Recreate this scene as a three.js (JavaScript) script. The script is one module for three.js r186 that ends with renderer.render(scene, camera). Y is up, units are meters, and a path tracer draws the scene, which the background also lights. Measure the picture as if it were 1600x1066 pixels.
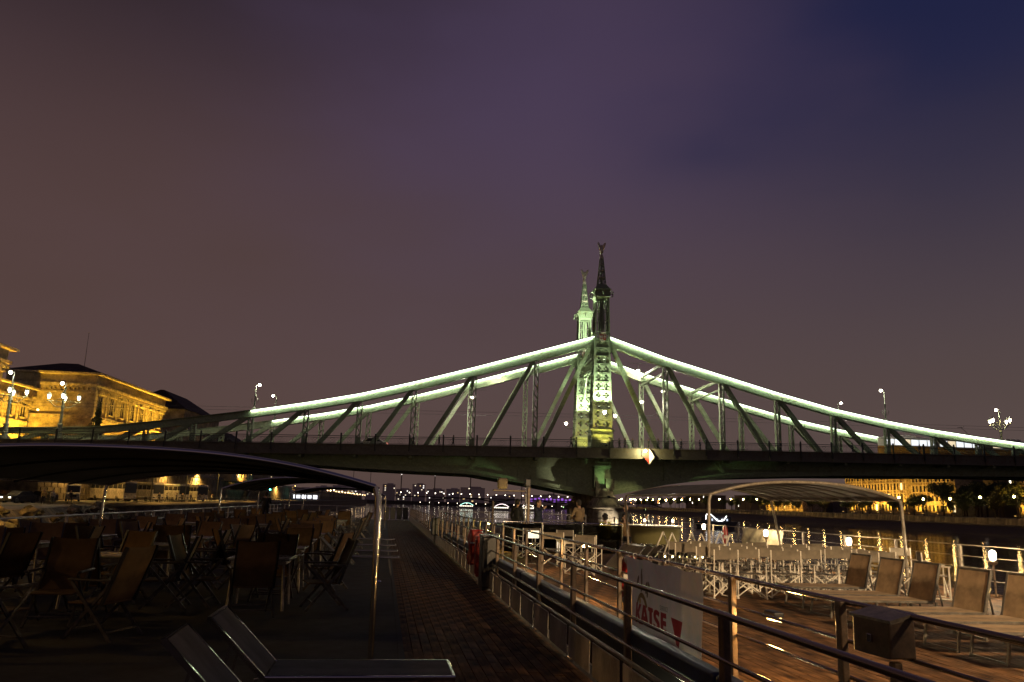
import * as THREE from 'three';
import { mergeGeometries, mergeVertices } from 'three/addons/utils/BufferGeometryUtils.js';
import { RoundedBoxGeometry } from 'three/addons/geometries/RoundedBoxGeometry.js';
import { MarchingCubes } from 'three/addons/objects/MarchingCubes.js';
import { RectAreaLightUniformsLib } from 'three/addons/lights/RectAreaLightUniformsLib.js';

// ---------- camera, sky, exposure ----------
// The eye is the origin (1.6 m above the sun deck, 8 m above the river); the ships point along -z.
const scene = new THREE.Scene();
const camera = new THREE.PerspectiveCamera(46.857, 1024 / 682, 0.1, 9000);
camera.rotation.order = 'YXZ';
camera.rotation.set(0.2028, -0.15289, 0.03);
const renderer = new THREE.WebGLRenderer({ antialias: true });
renderer.toneMapping = THREE.LinearToneMapping;
renderer.toneMappingExposure = 1;
renderer.shadowMap.enabled = true;
renderer.shadowMap.type = THREE.PCFSoftShadowMap;
RectAreaLightUniformsLib.init();

let seed = 20477;
const rnd = () => { seed = (seed + 0x6d2b79f5) | 0; let t = Math.imul(seed ^ (seed >>> 15), 1 | seed); t = (t + Math.imul(t ^ (t >>> 7), 61 | t)) ^ t; return ((t ^ (t >>> 14)) >>> 0) / 4294967296; };
const rr = (a, b) => a + (b - a) * rnd();
const hash = (x, y) => { let h = Math.imul(x | 0, 374761393) + Math.imul(y | 0, 668265263) | 0; h = Math.imul(h ^ (h >>> 13), 1274126177); return ((h ^ (h >>> 16)) >>> 0) / 4294967296; };
const sm = (t) => t * t * (3 - 2 * t);
function vnoise(x, y, px, py) {             // value noise that repeats every px, py cells
  const xi = Math.floor(x), yi = Math.floor(y), u = sm(x - xi), v = sm(y - yi), w = (n, p) => ((n % p) + p) % p;
  const a = hash(w(xi, px), w(yi, py)), b = hash(w(xi + 1, px), w(yi, py)), c = hash(w(xi, px), w(yi + 1, py)), d = hash(w(xi + 1, px), w(yi + 1, py));
  return a + (b - a) * u + (c - a) * v + (a - b - c + d) * u * v;
}
function fbm(x, y, px, py, n = 4) { let s = 0, a = 0.5, t = 0; for (let i = 0; i < n; i++) { s += a * vnoise(x, y, px, py); t += a; a *= 0.5; x *= 2; y *= 2; px *= 2; py *= 2; } return s / t; }
const lin = (r, g, b) => [r, g, b].map((c) => { c /= 255; return c <= 0.04045 ? c / 12.92 : ((c + 0.055) / 1.055) ** 2.4; });
const lerp = (a, b, t) => a + (b - a) * t;
const clamp = (x, a = 0, b = 1) => Math.min(b, Math.max(a, x));

{ // night sky: city glow low down, cloudy purple above, clear blue towards one side
  const W = 1024, H = 512, data = new Float32Array(W * H * 4);
  const lowA = lin(84, 63, 57), lowB = lin(92, 79, 75), hiL = lin(80, 61, 64), hiT = lin(48, 38, 44), hiM = lin(73, 60, 84), hiR = lin(30, 34, 66), zen = lin(38, 33, 48);
  for (let j = 0; j < H; j++) {
    const el = ((j + 0.5) / H - 0.5) * Math.PI;
    for (let i = 0; i < W; i++) {
      const th = ((i + 0.5) / W - 0.5) * 2 * Math.PI, x = Math.cos(th), z = Math.sin(th);
      const az = Math.atan2(x, -z), a = Math.sin(az - 0.2);
      const e = clamp(el, 0, 1.6), cl = fbm(i / W * 16, e * 7, 16, 64, 6) - 0.5;
      const k = sm(clamp((e - 0.02 + cl * 0.05) / 0.56)), aa = clamp(a + cl * 0.32, -1, 1);
      const zk = sm(clamp((e - 0.36) / 0.95));
      for (let c = 0; c < 3; c++) {
        const lo = lerp(lowA[c], lowB[c], 0.5 + 0.5 * a);
        const hi = aa > 0 ? lerp(hiM[c], hiR[c], sm(clamp(aa / 0.52))) : lerp(hiM[c], lerp(hiL[c], hiT[c], sm(clamp((e - 0.3) / 0.34))), sm(clamp(-aa / 0.62)));
        data[(j * W + i) * 4 + c] = lerp(lerp(lo, hi, k), zen[c], zk) * (1 + cl * 0.17);
      }
      data[(j * W + i) * 4 + 3] = 1;
    }
  }
  const sky = new THREE.DataTexture(data, W, H, THREE.RGBAFormat, THREE.FloatType);
  sky.mapping = THREE.EquirectangularReflectionMapping; sky.magFilter = THREE.LinearFilter; sky.needsUpdate = true;
  scene.background = sky; scene.environment = sky;
}

// ---------- materials ----------
function tex(w, h, f, srgb, rep = 1) {
  const d = new Uint8Array(w * h * 4);
  for (let j = 0; j < h; j++) for (let i = 0; i < w; i++) { const c = f(i / w, j / h, i, j); for (let k = 0; k < 3; k++) d[(j * w + i) * 4 + k] = clamp(Array.isArray(c) ? c[k] : c, 0, 1) * 255; d[(j * w + i) * 4 + 3] = 255; }
  const t = new THREE.DataTexture(d, w, h); t.wrapS = t.wrapT = THREE.RepeatWrapping; t.magFilter = THREE.LinearFilter; t.repeat.set(rep, rep);
  if (srgb) t.colorSpace = THREE.SRGBColorSpace; t.needsUpdate = true; return t;
}
const T = {};
T.grime = tex(512, 512, (u, v) => { const n = fbm(u * 8, v * 8, 8, 8, 6), m = fbm(u * 40 + 3, v * 40, 40, 40, 3), g = 0.62 + 0.5 * (n - 0.5) + 0.25 * (m - 0.5) + 0.24; return [g, g * 0.985, g * 0.96]; }, true);
T.wood = tex(512, 512, (u, v) => { const n = fbm(u * 48, v * 3, 48, 3, 4), m = fbm(u * 6, v * 4, 6, 4, 4), f = vnoise(u * 180, v * 6, 180, 6), g = 0.55 + 0.5 * (n - 0.5) + 0.55 * (m - 0.5) + 0.16 * (f - 0.5) + 0.2; return [g, g * 0.97, g * 0.93]; }, true);
T.stone = tex(512, 512, (u, v) => { const n = fbm(u * 6, v * 6, 6, 6, 6), m = fbm(u * 64, v * 64, 64, 64, 2), g = 0.5 + 0.75 * (n - 0.5) + 0.3 * (m - 0.5) + 0.25; return [g, g * 0.97, g * 0.9]; }, true);
T.stoneB = tex(512, 512, (u, v) => fbm(u * 24, v * 24, 24, 24, 5), false);
T.canvas = tex(256, 256, (u, v) => { const n = fbm(u * 5, v * 5, 5, 5, 5), w = 0.06 * (Math.sin(u * 256 * 0.8) * Math.sin(v * 256 * 0.8)), g = 0.8 + 0.4 * (n - 0.5) + w; return [g, g, g]; }, true);
T.canvasB = tex(256, 256, (u, v) => 0.5 + 0.3 * Math.sin(u * 2 * Math.PI * 64) * Math.sin(v * 2 * Math.PI * 64) + 0.5 * (fbm(u * 6, v * 6, 6, 6, 3) - 0.5), false);
T.rust = tex(512, 512, (u, v) => { const n = fbm(u * 5, v * 5, 5, 5, 6), m = fbm(u * 30, v * 30, 30, 30, 4), k = clamp((n * 0.6 + m * 0.4 - 0.56) * 7), g = 0.86 + 0.25 * (m - 0.5); return [lerp(g, 0.55, k * 0.5), lerp(g, 0.42, k * 0.5), lerp(g, 0.3, k * 0.5)]; }, true);
T.wave = tex(1024, 1024, (u, v) => { const a = fbm(u * 10, v * 16, 10, 16, 5), b = 1 - Math.abs(2 * fbm(u * 14 + 2, v * 22, 14, 22, 4) - 1); return 0.55 * a + 0.45 * b; }, false);
T.rough = tex(256, 256, (u, v) => { const n = fbm(u * 6, v * 6, 6, 6, 5); return 0.6 + 0.8 * (n - 0.5); }, false);

const std = (o) => { const m = new THREE.MeshPhysicalMaterial(o); return m; };
const col = (r, g, b) => new THREE.Color().setRGB(r, g, b);
function mat(r, g, b, rough = 0.7, metal = 0, o = {}) {
  const { uv = 1, ...rest } = o; const m = std({ color: col(r, g, b), roughness: rough, metalness: metal, ...rest }); m.userData.uv = uv; return m;
}
const glows = {};
const glow = (r, g, b, k) => glows[[r, g, b, k]] ??= makeGlow(r, g, b, k);
const makeGlow = (r, g, b, k) => { const m = std({ color: col(0.8, 0.8, 0.8), roughness: 0.5, emissive: col(r, g, b), emissiveIntensity: k }); m.userData.uv = 1; return m; };
const M = {
  paint: mat(0.33, 0.41, 0.24, 0.5, 0, { map: T.rust, uv: 0.2 }),
  fascia: mat(0.17, 0.16, 0.11, 0.6, 0, { map: T.rust, uv: 0.15 }),
  iron: mat(0.035, 0.04, 0.035, 0.5, 0.2),
  gilt: mat(0.62, 0.55, 0.42, 0.35, 0.5),
  asphalt: mat(0.05, 0.05, 0.052, 0.85, 0, { map: T.grime, uv: 0.2 }),
  pierStone: mat(0.42, 0.38, 0.32, 0.85, 0, { map: T.stone, bumpMap: T.stoneB, bumpScale: 0.02, uv: 0.25 }),
  quayStone: mat(0.3, 0.26, 0.2, 0.9, 0, { map: T.stone, bumpMap: T.stoneB, bumpScale: 0.05, uv: 0.12 }),
  plaster: mat(0.5, 0.42, 0.26, 0.85, 0, { map: T.grime, uv: 0.12 }),
  plasterB: mat(0.42, 0.36, 0.24, 0.85, 0, { map: T.grime, uv: 0.12 }),
  trimStone: mat(0.55, 0.47, 0.32, 0.8, 0, { map: T.grime, uv: 0.3 }),
  roofTile: mat(0.07, 0.045, 0.035, 0.8, 0, { map: T.stone, uv: 0.3 }),
  darkGlass: mat(0.02, 0.022, 0.025, 0.12),
  steel: mat(0.6, 0.59, 0.57, 0.24, 1, { roughnessMap: T.rough, uv: 1 }),
  whiteTube: mat(0.72, 0.7, 0.66, 0.35, 0, { map: T.grime, uv: 1 }),
  railWhite: mat(0.6, 0.58, 0.54, 0.35, 0, { map: T.grime, uv: 1 }),
  railSteel: mat(0.26, 0.21, 0.17, 0.28, 0.9, { roughnessMap: T.rough, uv: 1 }),
  railGrey: mat(0.26, 0.23, 0.19, 0.4, 0.1, { map: T.grime, uv: 2 }),
  frameDark: mat(0.13, 0.12, 0.11, 0.4, 0.3, { map: T.grime, uv: 2 }),
  railBrown: mat(0.16, 0.11, 0.075, 0.4, 0.2, { map: T.grime, uv: 2 }),
  blackSteel: mat(0.018, 0.018, 0.02, 0.4),
  blue: mat(0.012, 0.022, 0.09, 0.42, 0, { map: T.grime, uv: 1 }),
  hull: mat(0.6, 0.59, 0.57, 0.4, 0, { map: T.grime, uv: 0.15 }),
  carpet: mat(0.035, 0.035, 0.035, 0.95, 0, { map: T.grime, uv: 0.6 }),
  subdeck: mat(0.02, 0.015, 0.012, 0.9),
  brownCanvas: mat(0.24, 0.14, 0.06, 0.9, 0, { map: T.canvas, bumpMap: T.canvasB, bumpScale: 0.0015, uv: 1.6 }),
  greyCanvas: mat(0.13, 0.115, 0.105, 0.9, 0, { map: T.canvas, bumpMap: T.canvasB, bumpScale: 0.0015, uv: 1.6 }),
  tanCanvas: mat(0.52, 0.37, 0.22, 0.9, 0, { map: T.canvas, bumpMap: T.canvasB, bumpScale: 0.0015, uv: 1.6 }),
  slateCanvas: mat(0.2, 0.17, 0.13, 0.9, 0, { map: T.canvas, uv: 1.6 }),
  awning: mat(0.02, 0.022, 0.035, 0.8, 0, { map: T.canvas, uv: 1 }),
  awningBrown: mat(0.085, 0.06, 0.05, 0.8, 0, { map: T.canvas, uv: 1 }),
  frostPanel: mat(0.75, 0.73, 0.68, 0.28, 0, { transmission: 0.55, thickness: 0, map: T.grime, uv: 0.8 }),
  smokeGlass: mat(0.16, 0.16, 0.13, 0.05, 0, { transmission: 1, thickness: 0 }),
  red: mat(0.42, 0.02, 0.012, 0.5, 0, { map: T.grime, uv: 2 }),
  white: mat(0.75, 0.74, 0.72, 0.5, 0, { map: T.grime, uv: 1 }),
  tableTop: mat(0.55, 0.58, 0.52, 0.22, 0, { map: T.grime, uv: 1 }),
  rope: mat(0.3, 0.2, 0.12, 0.9),
  skin: mat(0.4, 0.25, 0.17, 0.6),
};
M.plankA = [[0.22, 0.12, 0.06], [0.185, 0.1, 0.05], [0.26, 0.145, 0.074], [0.2, 0.112, 0.06]].map((c, i) => mat(...c, 0.8 + 0.05 * i, 0, { specularIntensity: 0.25, map: T.wood, bumpMap: T.wood, bumpScale: 0.0015, uv: 1 }));

// ---------- building helpers ----------
const V = (x, y, z) => new THREE.Vector3(x, y, z);
const bx = (w, h, d, x = 0, y = 0, z = 0, ry = 0, rx = 0, rz = 0) => { const g = new THREE.BoxGeometry(w, h, d); if (rz) g.rotateZ(rz); if (rx) g.rotateX(rx); if (ry) g.rotateY(ry); return g.translate(x, y, z); };
const rb = (w, h, d, x, y, z, r = 0.01) => new RoundedBoxGeometry(w, h, d, 2, r).translate(x, y, z);
function along(g, a, b, up = V(0, 1, 0)) {  // g has its length on z from 0 to 1
  const d = b.clone().sub(a), L = d.length(); d.normalize(); if (Math.abs(d.dot(up)) > 0.999) up = V(1, 0, 0);
  const x = up.clone().cross(d).normalize(), y = d.clone().cross(x);
  return g.applyMatrix4(new THREE.Matrix4().makeBasis(x, y, d.multiplyScalar(L)).setPosition(a));
}
const bar = (a, b, w, h = w, up) => along(new THREE.BoxGeometry(w, h, 1).translate(0, 0, 0.5), a, b, up);
const rod = (a, b, r, r2 = r, n = 8) => along(new THREE.CylinderGeometry(r2, r, 1, n).rotateX(Math.PI / 2).translate(0, 0, 0.5), a, b);
const ball = (r, x, y, z, a = 10, b = 8) => new THREE.SphereGeometry(r, a, b).translate(x, y, z);
const lathe = (pts, n = 16, x = 0, y = 0, z = 0) => new THREE.LatheGeometry(pts.map((p) => new THREE.Vector2(...p)), n).translate(x, y, z);
const pipe = (pts, r, seg = 24, n = 8, closed = false) => new THREE.TubeGeometry(new THREE.CatmullRomCurve3(pts, closed, 'catmullrom', 0.3), seg, r, n, closed);
function prism(pts, d, bevel = 0) { const s = new THREE.Shape(pts.map((p) => new THREE.Vector2(...p))); return new THREE.ExtrudeGeometry(s, { depth: d, bevelEnabled: bevel > 0, bevelSize: bevel, bevelThickness: bevel, bevelSegments: 2 }); }
function boxUV(g, k) {
  const p = g.attributes.position, n = g.attributes.normal, uv = new Float32Array(p.count * 2);
  for (let i = 0; i < p.count; i++) {
    const x = Math.abs(n.getX(i)), y = Math.abs(n.getY(i)), z = Math.abs(n.getZ(i));
    const a = y > x && y > z ? [p.getX(i), p.getZ(i)] : x > z ? [p.getZ(i), p.getY(i)] : [p.getX(i), p.getY(i)];
    uv[2 * i] = a[0] * k; uv[2 * i + 1] = a[1] * k;
  }
  g.setAttribute('uv', new THREE.BufferAttribute(uv, 2)); return g;
}
function join(gs, m, keepUV) {
  gs = (Array.isArray(gs) ? gs : [gs]).map((g) => { const q = g.index ? g.toNonIndexed() : g; for (const k of Object.keys(q.attributes)) if (!['position', 'normal', 'uv', 'color'].includes(k)) q.deleteAttribute(k); return q; });
  const g = gs.length > 1 ? mergeGeometries(gs) : gs[0];
  if (!keepUV && m && m.userData.uv) boxUV(g, m.userData.uv);
  return g;
}
const used = {};
function numbered(name) { const n = used[name] = (used[name] ?? -1) + 1; return n ? name + '_' + String(n).padStart(3, '0') : name; }
const sh = (o) => { o.castShadow = o.receiveShadow = true; return o; };
function obj(name, gs, m, parent = scene, keepUV) {
  const o = sh(new THREE.Mesh(join(gs, m, keepUV), m)); o.name = parent === scene ? numbered(name) : name; parent.add(o); return o;
}
function tag(o, label, category, group, kind) { if (label) o.userData.label = label; if (category) o.userData.category = category; if (group) o.userData.group = group; if (kind) o.userData.kind = kind; return o; }
function thing(name, label, category, p = [0, 0, 0], turn = 0, group) {
  const o = new THREE.Group(); o.name = numbered(name); scene.add(o); o.position.set(...p); o.rotation.y = turn; return tag(o, label, category, group);
}
function copy(src, label, p, turn = 0, group) { const o = src.clone(); o.name = numbered(src.name.replace(/_\d{3}$/, '')); scene.add(o); o.position.set(...p); o.rotation.set(0, turn, 0); o.userData = { ...src.userData }; return tag(o, label, null, group); }
const struct = (name, gs, m) => tag(obj(name, gs, m), null, null, null, 'structure');
const ORD = ['first', 'second', 'third', 'fourth', 'fifth', 'sixth', 'seventh', 'eighth', 'ninth', 'tenth', 'eleventh', 'twelfth', 'thirteenth', 'fourteenth', 'fifteenth', 'sixteenth', 'seventeenth', 'eighteenth', 'nineteenth', 'twentieth'];
function point(p, c, cd, r = 0.1, parent = scene) { const l = new THREE.PointLight(new THREE.Color(...c), cd, 0, 2); l.position.copy(p); l.castShadow = true; l.shadow.radius = r / 0.02; parent.add(l); return l; }
function spot(p, to, c, cd, ang, parent = scene, pen = 0.6, r = 0.1) { const l = new THREE.SpotLight(new THREE.Color(...c), cd, 0, ang, pen, 2); l.position.copy(p); l.target.position.copy(to); l.castShadow = true; l.shadow.radius = r / 0.02; parent.add(l); parent.add(l.target); return l; }
// ---------- the steel bridge ----------
const BA = 4 * Math.PI / 180, BP = V(30.19, 0, -110), BD = V(Math.cos(BA), 0, Math.sin(BA)), BN = V(Math.sin(BA), 0, -Math.cos(BA));
const W2 = 14.3;                                            // from the near truss to the far truss
const bw = (s, y, w) => BP.clone().addScaledVector(BD, s).addScaledVector(BN, w).setY(y);
const deckY = (s) => 7.82 + 0.0178 * s - 0.00003 * s * s;
const pl = (tab) => (s) => { let i = 0; while (i < tab.length - 2 && s > tab[i + 1][0]) i++; const [a, b] = [tab[i], tab[i + 1]]; return lerp(a[1], b[1], (s - a[0]) / (b[0] - a[0])); };
const chordY = pl([[-100, 7.4], [-82, 7.93], [-69.5, 8.45], [-63, 9.34], [-56.8, 10.28], [-49, 11.55], [-41.6, 12.95], [-34.3, 14.5], [-26.8, 16.5], [-18.4, 18.95], [-9.5, 21.7], [-1, 24.35], [1, 24.4], [9.6, 21.6], [18, 19.35], [26.4, 17.1], [34.9, 15.05], [43.1, 13.55], [50.3, 12.5], [57.3, 11.7], [63.1, 11.12], [70, 10.6], [78, 10.3], [88, 10.2], [98, 10.3], [110, 10.8], [135, 13]]);
const chordH = pl([[-100, 0.7], [-50, 0.95], [-2, 1.5], [2, 1.5], [30, 1.05], [130, 0.9]]);
const lowY = pl([[-100, 4.6], [-57, 5.3], [-39, 4.3], [-30, 3.95], [-21.5, 3.95], [-17, 3.75], [-12.5, 3.15], [-6, 1.95], [-2.2, 1.3], [2.2, 1.4], [5.8, 2.6], [17, 4.4], [34, 5.3], [64, 6.1], [130, 6.6]]);
const posts = [-76, -69.5, -62.9, -56.7, -49.1, -41.6, -34.3, -26.8, -18.4, -9.5, 9.6, 18, 26.4, 34.9, 43.1, 50.3, 57.3, 63.1, 70, 77, 84, 91, 98, 105, 112];
const bridge = thing('steel_bridge', 'green steel cantilever bridge with lit top chords crossing the river', 'bridge', [BP.x, 0, BP.z], -BA);
const strip = glow(0.9, 1, 0.82, 5);
const lampW = [1, 0.9, 0.72], lampY = [1, 0.72, 0.32], ledC = [0.84, 1, 0.78];
{
  // deck, fascia, railings
  const N = 46, xs = [...Array(N + 1).keys()].map((i) => -96 + i * 4.6);
  const strips = (y0, y1, z0, z1) => xs.slice(0, -1).map((s, i) => { const a = xs[i + 1], g = new THREE.BoxGeometry(1, 1, 1), p = g.attributes.position; for (let k = 0; k < p.count; k++) { const x = p.getX(k) > 0 ? a : s; p.setXYZ(k, x, deckY(x) + (p.getY(k) > 0 ? y1 : y0), p.getZ(k) > 0 ? z1 : z0); } g.computeVertexNormals(); return g; });
  obj('deck', strips(-0.55, -0.12, -W2 - 3.2, 3.2), M.asphalt, bridge);
  for (const z of [3.28, -W2 - 3.28]) {
    const f = z > 0 ? 1 : -1;
    for (let i = 0; i < N; i++) {
      const s = xs[i], a = xs[i + 1] - 0.03, P = (x, y, zz) => V(x, deckY(x) + y, zz);
      obj('fascia_panel', [bar(P(s, -0.72, z), P(a, -0.72, z), 0.1, 1.3), bar(P(s, -0.03, z + 0.06 * f), P(a, -0.03, z + 0.06 * f), 0.34, 0.12), bar(P(s, -1.36, z + 0.03 * f), P(a, -1.36, z + 0.03 * f), 0.26, 0.1), bar(P(s + 0.1, -0.12, z + 0.1 * f), P(s + 0.1, -1.3, z + 0.1 * f), 0.14, 0.1)], M.fascia, bridge);
      const g = [bar(P(s, 1.08, z), P(a, 1.08, z), 0.09, 0.08), bar(P(s, 0.12, z), P(a, 0.12, z), 0.06, 0.05), bar(P(s, 0.86, z), P(a, 0.86, z), 0.05, 0.05)];
      for (let k = 0; k < 2; k++) {
        const c = s + 1.15 + k * 2.3, r = 0.34;
        for (let q = 0; q < 8; q++) { const t0 = q * Math.PI / 4, t1 = t0 + Math.PI / 4; g.push(bar(P(c + Math.cos(t0) * r, 0.49 + Math.sin(t0) * r, z), P(c + Math.cos(t1) * r, 0.49 + Math.sin(t1) * r, z), 0.035, 0.035)); }
        g.push(bar(P(c - r, 0.15, z), P(c + r, 0.85, z), 0.03, 0.03), bar(P(c - r, 0.85, z), P(c + r, 0.15, z), 0.03, 0.03));
        for (const q of [-1.05, -0.85, -0.65, -0.48, 0.48, 0.65, 0.85, 1.05]) g.push(bar(P(c + q, 0.12, z), P(c + q, 0.86, z), 0.028, 0.028));
      }
      obj('railing_panel', g, M.iron, bridge);
      obj('railing_post', [bar(P(s, -0.05, z), P(s, 1.3, z), 0.2, 0.2), ball(0.14, s, deckY(s) + 1.38, z, 8, 6), bar(P(s, -0.9, z + 0.14 * f), P(s, 0.05, z + 0.1 * f), 0.26, 0.16)], M.iron, bridge);
    }
  }
  // trusses
  for (const z of [0, -W2]) {
    const nodes = [-82, ...posts.filter((p) => p < 0), -1.1, 1.1, ...posts.filter((p) => p > 0)];
    for (let i = 0; i < nodes.length - 1; i++) {
      const a = nodes[i], b = nodes[i + 1]; if (a === -1.1) continue;
      const ha = chordH(a), hb = chordH(b), ya = chordY(a), yb = chordY(b), h = (ha + hb) / 2, mid = (y, zz) => [V(a, ya + y, zz), V(b, yb + y, zz)];
      const lit = a > -50 && b < 112;
      const c = obj('top_chord', [bar(...mid(-h / 2 - 0.05, z), 0.8, h - 0.1), bar(...mid(-h, z), 1.0, 0.07)], M.paint, bridge);
      obj('flange', [bar(...mid(-0.03, z), 1.34, 0.07)], M.paint, c);
      if (lit) {
        obj('light_strip', [bar(...mid(-0.12, z + 0.58), 0.1, 0.07)], strip, c);
        const L = new THREE.RectAreaLight(new THREE.Color(...ledC), 46, Math.hypot(b - a, yb - ya), 0.1);
        L.position.set((a + b) / 2, (ya + yb) / 2 - 0.19, z + 0.58);
        const dir = V(b - a, yb - ya, 0).normalize(), look = V(0, -0.62, -0.78), nz = look.clone().sub(dir.clone().multiplyScalar(look.dot(dir))).normalize().negate();
        L.quaternion.setFromRotationMatrix(new THREE.Matrix4().makeBasis(dir, nz.clone().cross(dir), nz));
        bridge.add(L);
      }
      obj('bottom_chord', [bar(V(a, lowY(a) + 0.3, z), V(b, lowY(b) + 0.3, z), 0.8, 0.62), bar(V(a, lowY(a), z), V(b, lowY(b), z), 1.2, 0.08)], M.paint, bridge);
    }
    obj('bottom_chord', [bar(V(-1.1, 1.6, z), V(1.1, 1.65, z), 0.8, 0.62)], M.paint, bridge);
    for (const s of posts) {
      const y0 = lowY(s) + 0.3, y1 = chordY(s) - 0.2, g = [];
      for (const k of [-1, 1]) g.push(bar(V(s + k * 0.3, y0, z), V(s + k * 0.3, y1, z), 0.13, 0.62, V(0, 0, 1)));
      const n = Math.max(3, Math.round((y1 - y0) / 0.75));
      for (let i = 0; i < n; i++) { const ya = lerp(y0, y1, i / n), yb = lerp(y0, y1, (i + 1) / n), k = i % 2 ? 1 : -1; for (const q of [-0.27, 0.27]) g.push(bar(V(s - 0.26 * k, ya, z + q), V(s + 0.26 * k, yb, z + q), 0.1, 0.03, V(0, 0, 1))); }
      g.push(bar(V(s, y0 + 0.2, z), V(s, deckY(s) + 1.2, z), 0.5, 0.5, V(0, 0, 1)));
      obj('post', g, M.paint, bridge);
    }
    for (let i = 0; i < posts.length; i++) {
      const s = posts[i], out = s < 0 ? posts[i - 1] ?? -82 : posts[i + 1]; if (out === undefined) continue;
      const diag = (sa, sb) => { const A = V(sa, chordY(sa) - 0.6, z), B = V(sb, lowY(sb) + 0.4, z), g = []; for (const k of [-0.3, 0.3]) g.push(bar(V(A.x, A.y, z + k), V(B.x, B.y, z + k), 0.14, 0.56)); const n = Math.round(A.distanceTo(B) / 0.9); for (let q = 0; q < n; q++) { const p = A.clone().lerp(B, q / n), r = A.clone().lerp(B, (q + 1) / n), f = q % 2 ? 1 : -1; p.z += 0.28 * f; r.z -= 0.28 * f; g.push(bar(p, r, 0.09, 0.05)); } obj('diagonal', g, M.paint, bridge); };
      diag(s, out);
      if (s === -9.5) diag(-1.2, -10.6);
      if (s === 9.6) diag(1.2, 10.4);
    }
  }
  // cross beams under the deck and overhead struts
  for (const s of [...posts, 0]) {
    obj('cross_beam', [bar(V(s, deckY(s) - 1.2, -W2 - 3.1), V(s, deckY(s) - 1.2, 3.1), 0.4, 1.1), bar(V(s, lowY(s) + 0.35, -W2), V(s, lowY(s) + 0.35, 0), 0.4, 0.4)], M.paint, bridge);
    if (Math.abs(s) > 5 && Math.abs(s) < 20) obj('overhead_strut', [bar(V(s, chordY(s) - 0.7, -W2), V(s, chordY(s) - 0.7, 0), 0.3, 0.4), bar(V(s, chordY(s) - 2.1, -W2), V(s, chordY(s) - 2.1, 0), 0.25, 0.25)], M.paint, bridge);
  }
  for (const z of [-2.5, -5, -7.1, -9.3, -11.8]) obj('stringer', strips(-1.1, -0.5, z - 0.15, z + 0.15), M.paint, bridge);
  for (const z of [-0.1, -W2 + 0.1]) for (let i = 0; i < posts.length - 1; i++) { const a = posts[i], b = posts[i + 1], n = 4; for (let q = 0; q < n; q++) { const sa = lerp(a, b, q / n), sb = lerp(a, b, (q + 1) / n) - 0.04, g = new THREE.BoxGeometry(1, 1, 1), p = g.attributes.position; for (let k = 0; k < p.count; k++) { const x = p.getX(k) > 0 ? sb : sa; p.setXYZ(k, x, p.getY(k) > 0 ? deckY(x) - 0.5 : lowY(x) + 0.4, z + Math.sign(p.getZ(k)) * 0.05); } g.computeVertexNormals(); obj('web_plate', g, M.paint, bridge); } }
  for (const z of [0.2, -W2 - 0.2]) obj('side_girder', strips(-2.5, -0.55, z - 0.06, z + 0.06), M.paint, bridge);

  // towers
  const cl = (w, h) => { const s = new THREE.Shape([[-w / 2, 0], [w / 2, 0], [w / 2, h], [-w / 2, h]].map((p) => new THREE.Vector2(...p))); const r = Math.min(w, h) * 0.185, o = r * 1.3; for (const [x, y] of [[0, o], [0, -o], [o, 0], [-o, 0]]) { const c = new THREE.Path(); c.absarc(x, h * 0.52 + y, r, 0, 2 * Math.PI, true); s.holes.push(c); } return new THREE.ExtrudeGeometry(s, { depth: 0.06, bevelEnabled: false, curveSegments: 4 }); };
  const frustum = (w0, w1, y0, y1, z) => { const g = new THREE.BoxGeometry(1, 1, 1), p = g.attributes.position; for (let k = 0; k < p.count; k++) { const t = p.getY(k) > 0 ? 1 : 0, w = t ? w1 : w0; p.setXYZ(k, Math.sign(p.getX(k)) * w / 2, t ? y1 : y0, Math.sign(p.getZ(k)) * w / 2 + z); } g.computeVertexNormals(); return g; };
  for (const z of [0, -W2]) {
    const tw = pl([[10.6, 2.62], [13.5, 2.5], [24.4, 2.02], [29.9, 1.86]]);
    const t = obj('tower', [frustum(0.7, 0.6, 10.4, 24.4, z), frustum(0.6, 0.55, 24.4, 30, z)], M.paint, bridge);
    obj('pedestal', [bx(3.1, 2.2, 3.1, 0, 9.2, z), bx(3.3, 0.3, 3.3, 0, 8.2, z), bx(3.5, 0.22, 3.5, 0, 10.5, z), bx(3.0, 0.2, 3.0, 0, 10.3, z)], M.paint, t);
    for (let f = 0; f < 4; f++) for (const k of [-1, 1]) obj('pedestal_panel', cl(1.2, 1.5).rotateY(0).translate(k * 0.68, 8.5, 1.56).rotateY(f * Math.PI / 2).translate(0, 0, z), M.paint, t);
    const rows = [10.7, 12.05, 13.55, 14.9, 16.2, 17.5, 18.8, 20.1, 21.3, 22.5, 23.6];
    for (let i = 0; i < rows.length - 1; i++) for (let f = 0; f < 4; f++) for (const k of [-1, 1]) {
      const y = rows[i], h = rows[i + 1] - y - 0.2, w = tw(y + h / 2) / 2 - 0.16;
      obj('clover_panel', cl(w, h).translate(k * (w / 2 + 0.05), 0, tw(y + h / 2) / 2 - 0.07).rotateY(f * Math.PI / 2).translate(0, y + 0.04, z), M.paint, t);
    }
    const g = [];
    for (const y of rows) { const w = tw(y) + 0.1; g.push(bx(w, 0.14, w, 0, y - 0.03, z)); }
    obj('band', g, M.paint, t);
    obj('ledge', [bx(2.9, 0.14, 2.9, 0, 13.42, z), bx(2.75, 0.14, 2.75, 0, 13.3, z)], M.paint, t);
    for (const a of [-1, 1]) for (const b of [-1, 1]) {
      const at = (y) => V(a * tw(y) / 2, y, z + b * tw(y) / 2);
      obj('corner_column', [bar(at(10.5), at(24.4), 0.26, 0.26), bar(at(24.4), at(30), 0.2, 0.2)], M.paint, t);
    }
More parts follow.
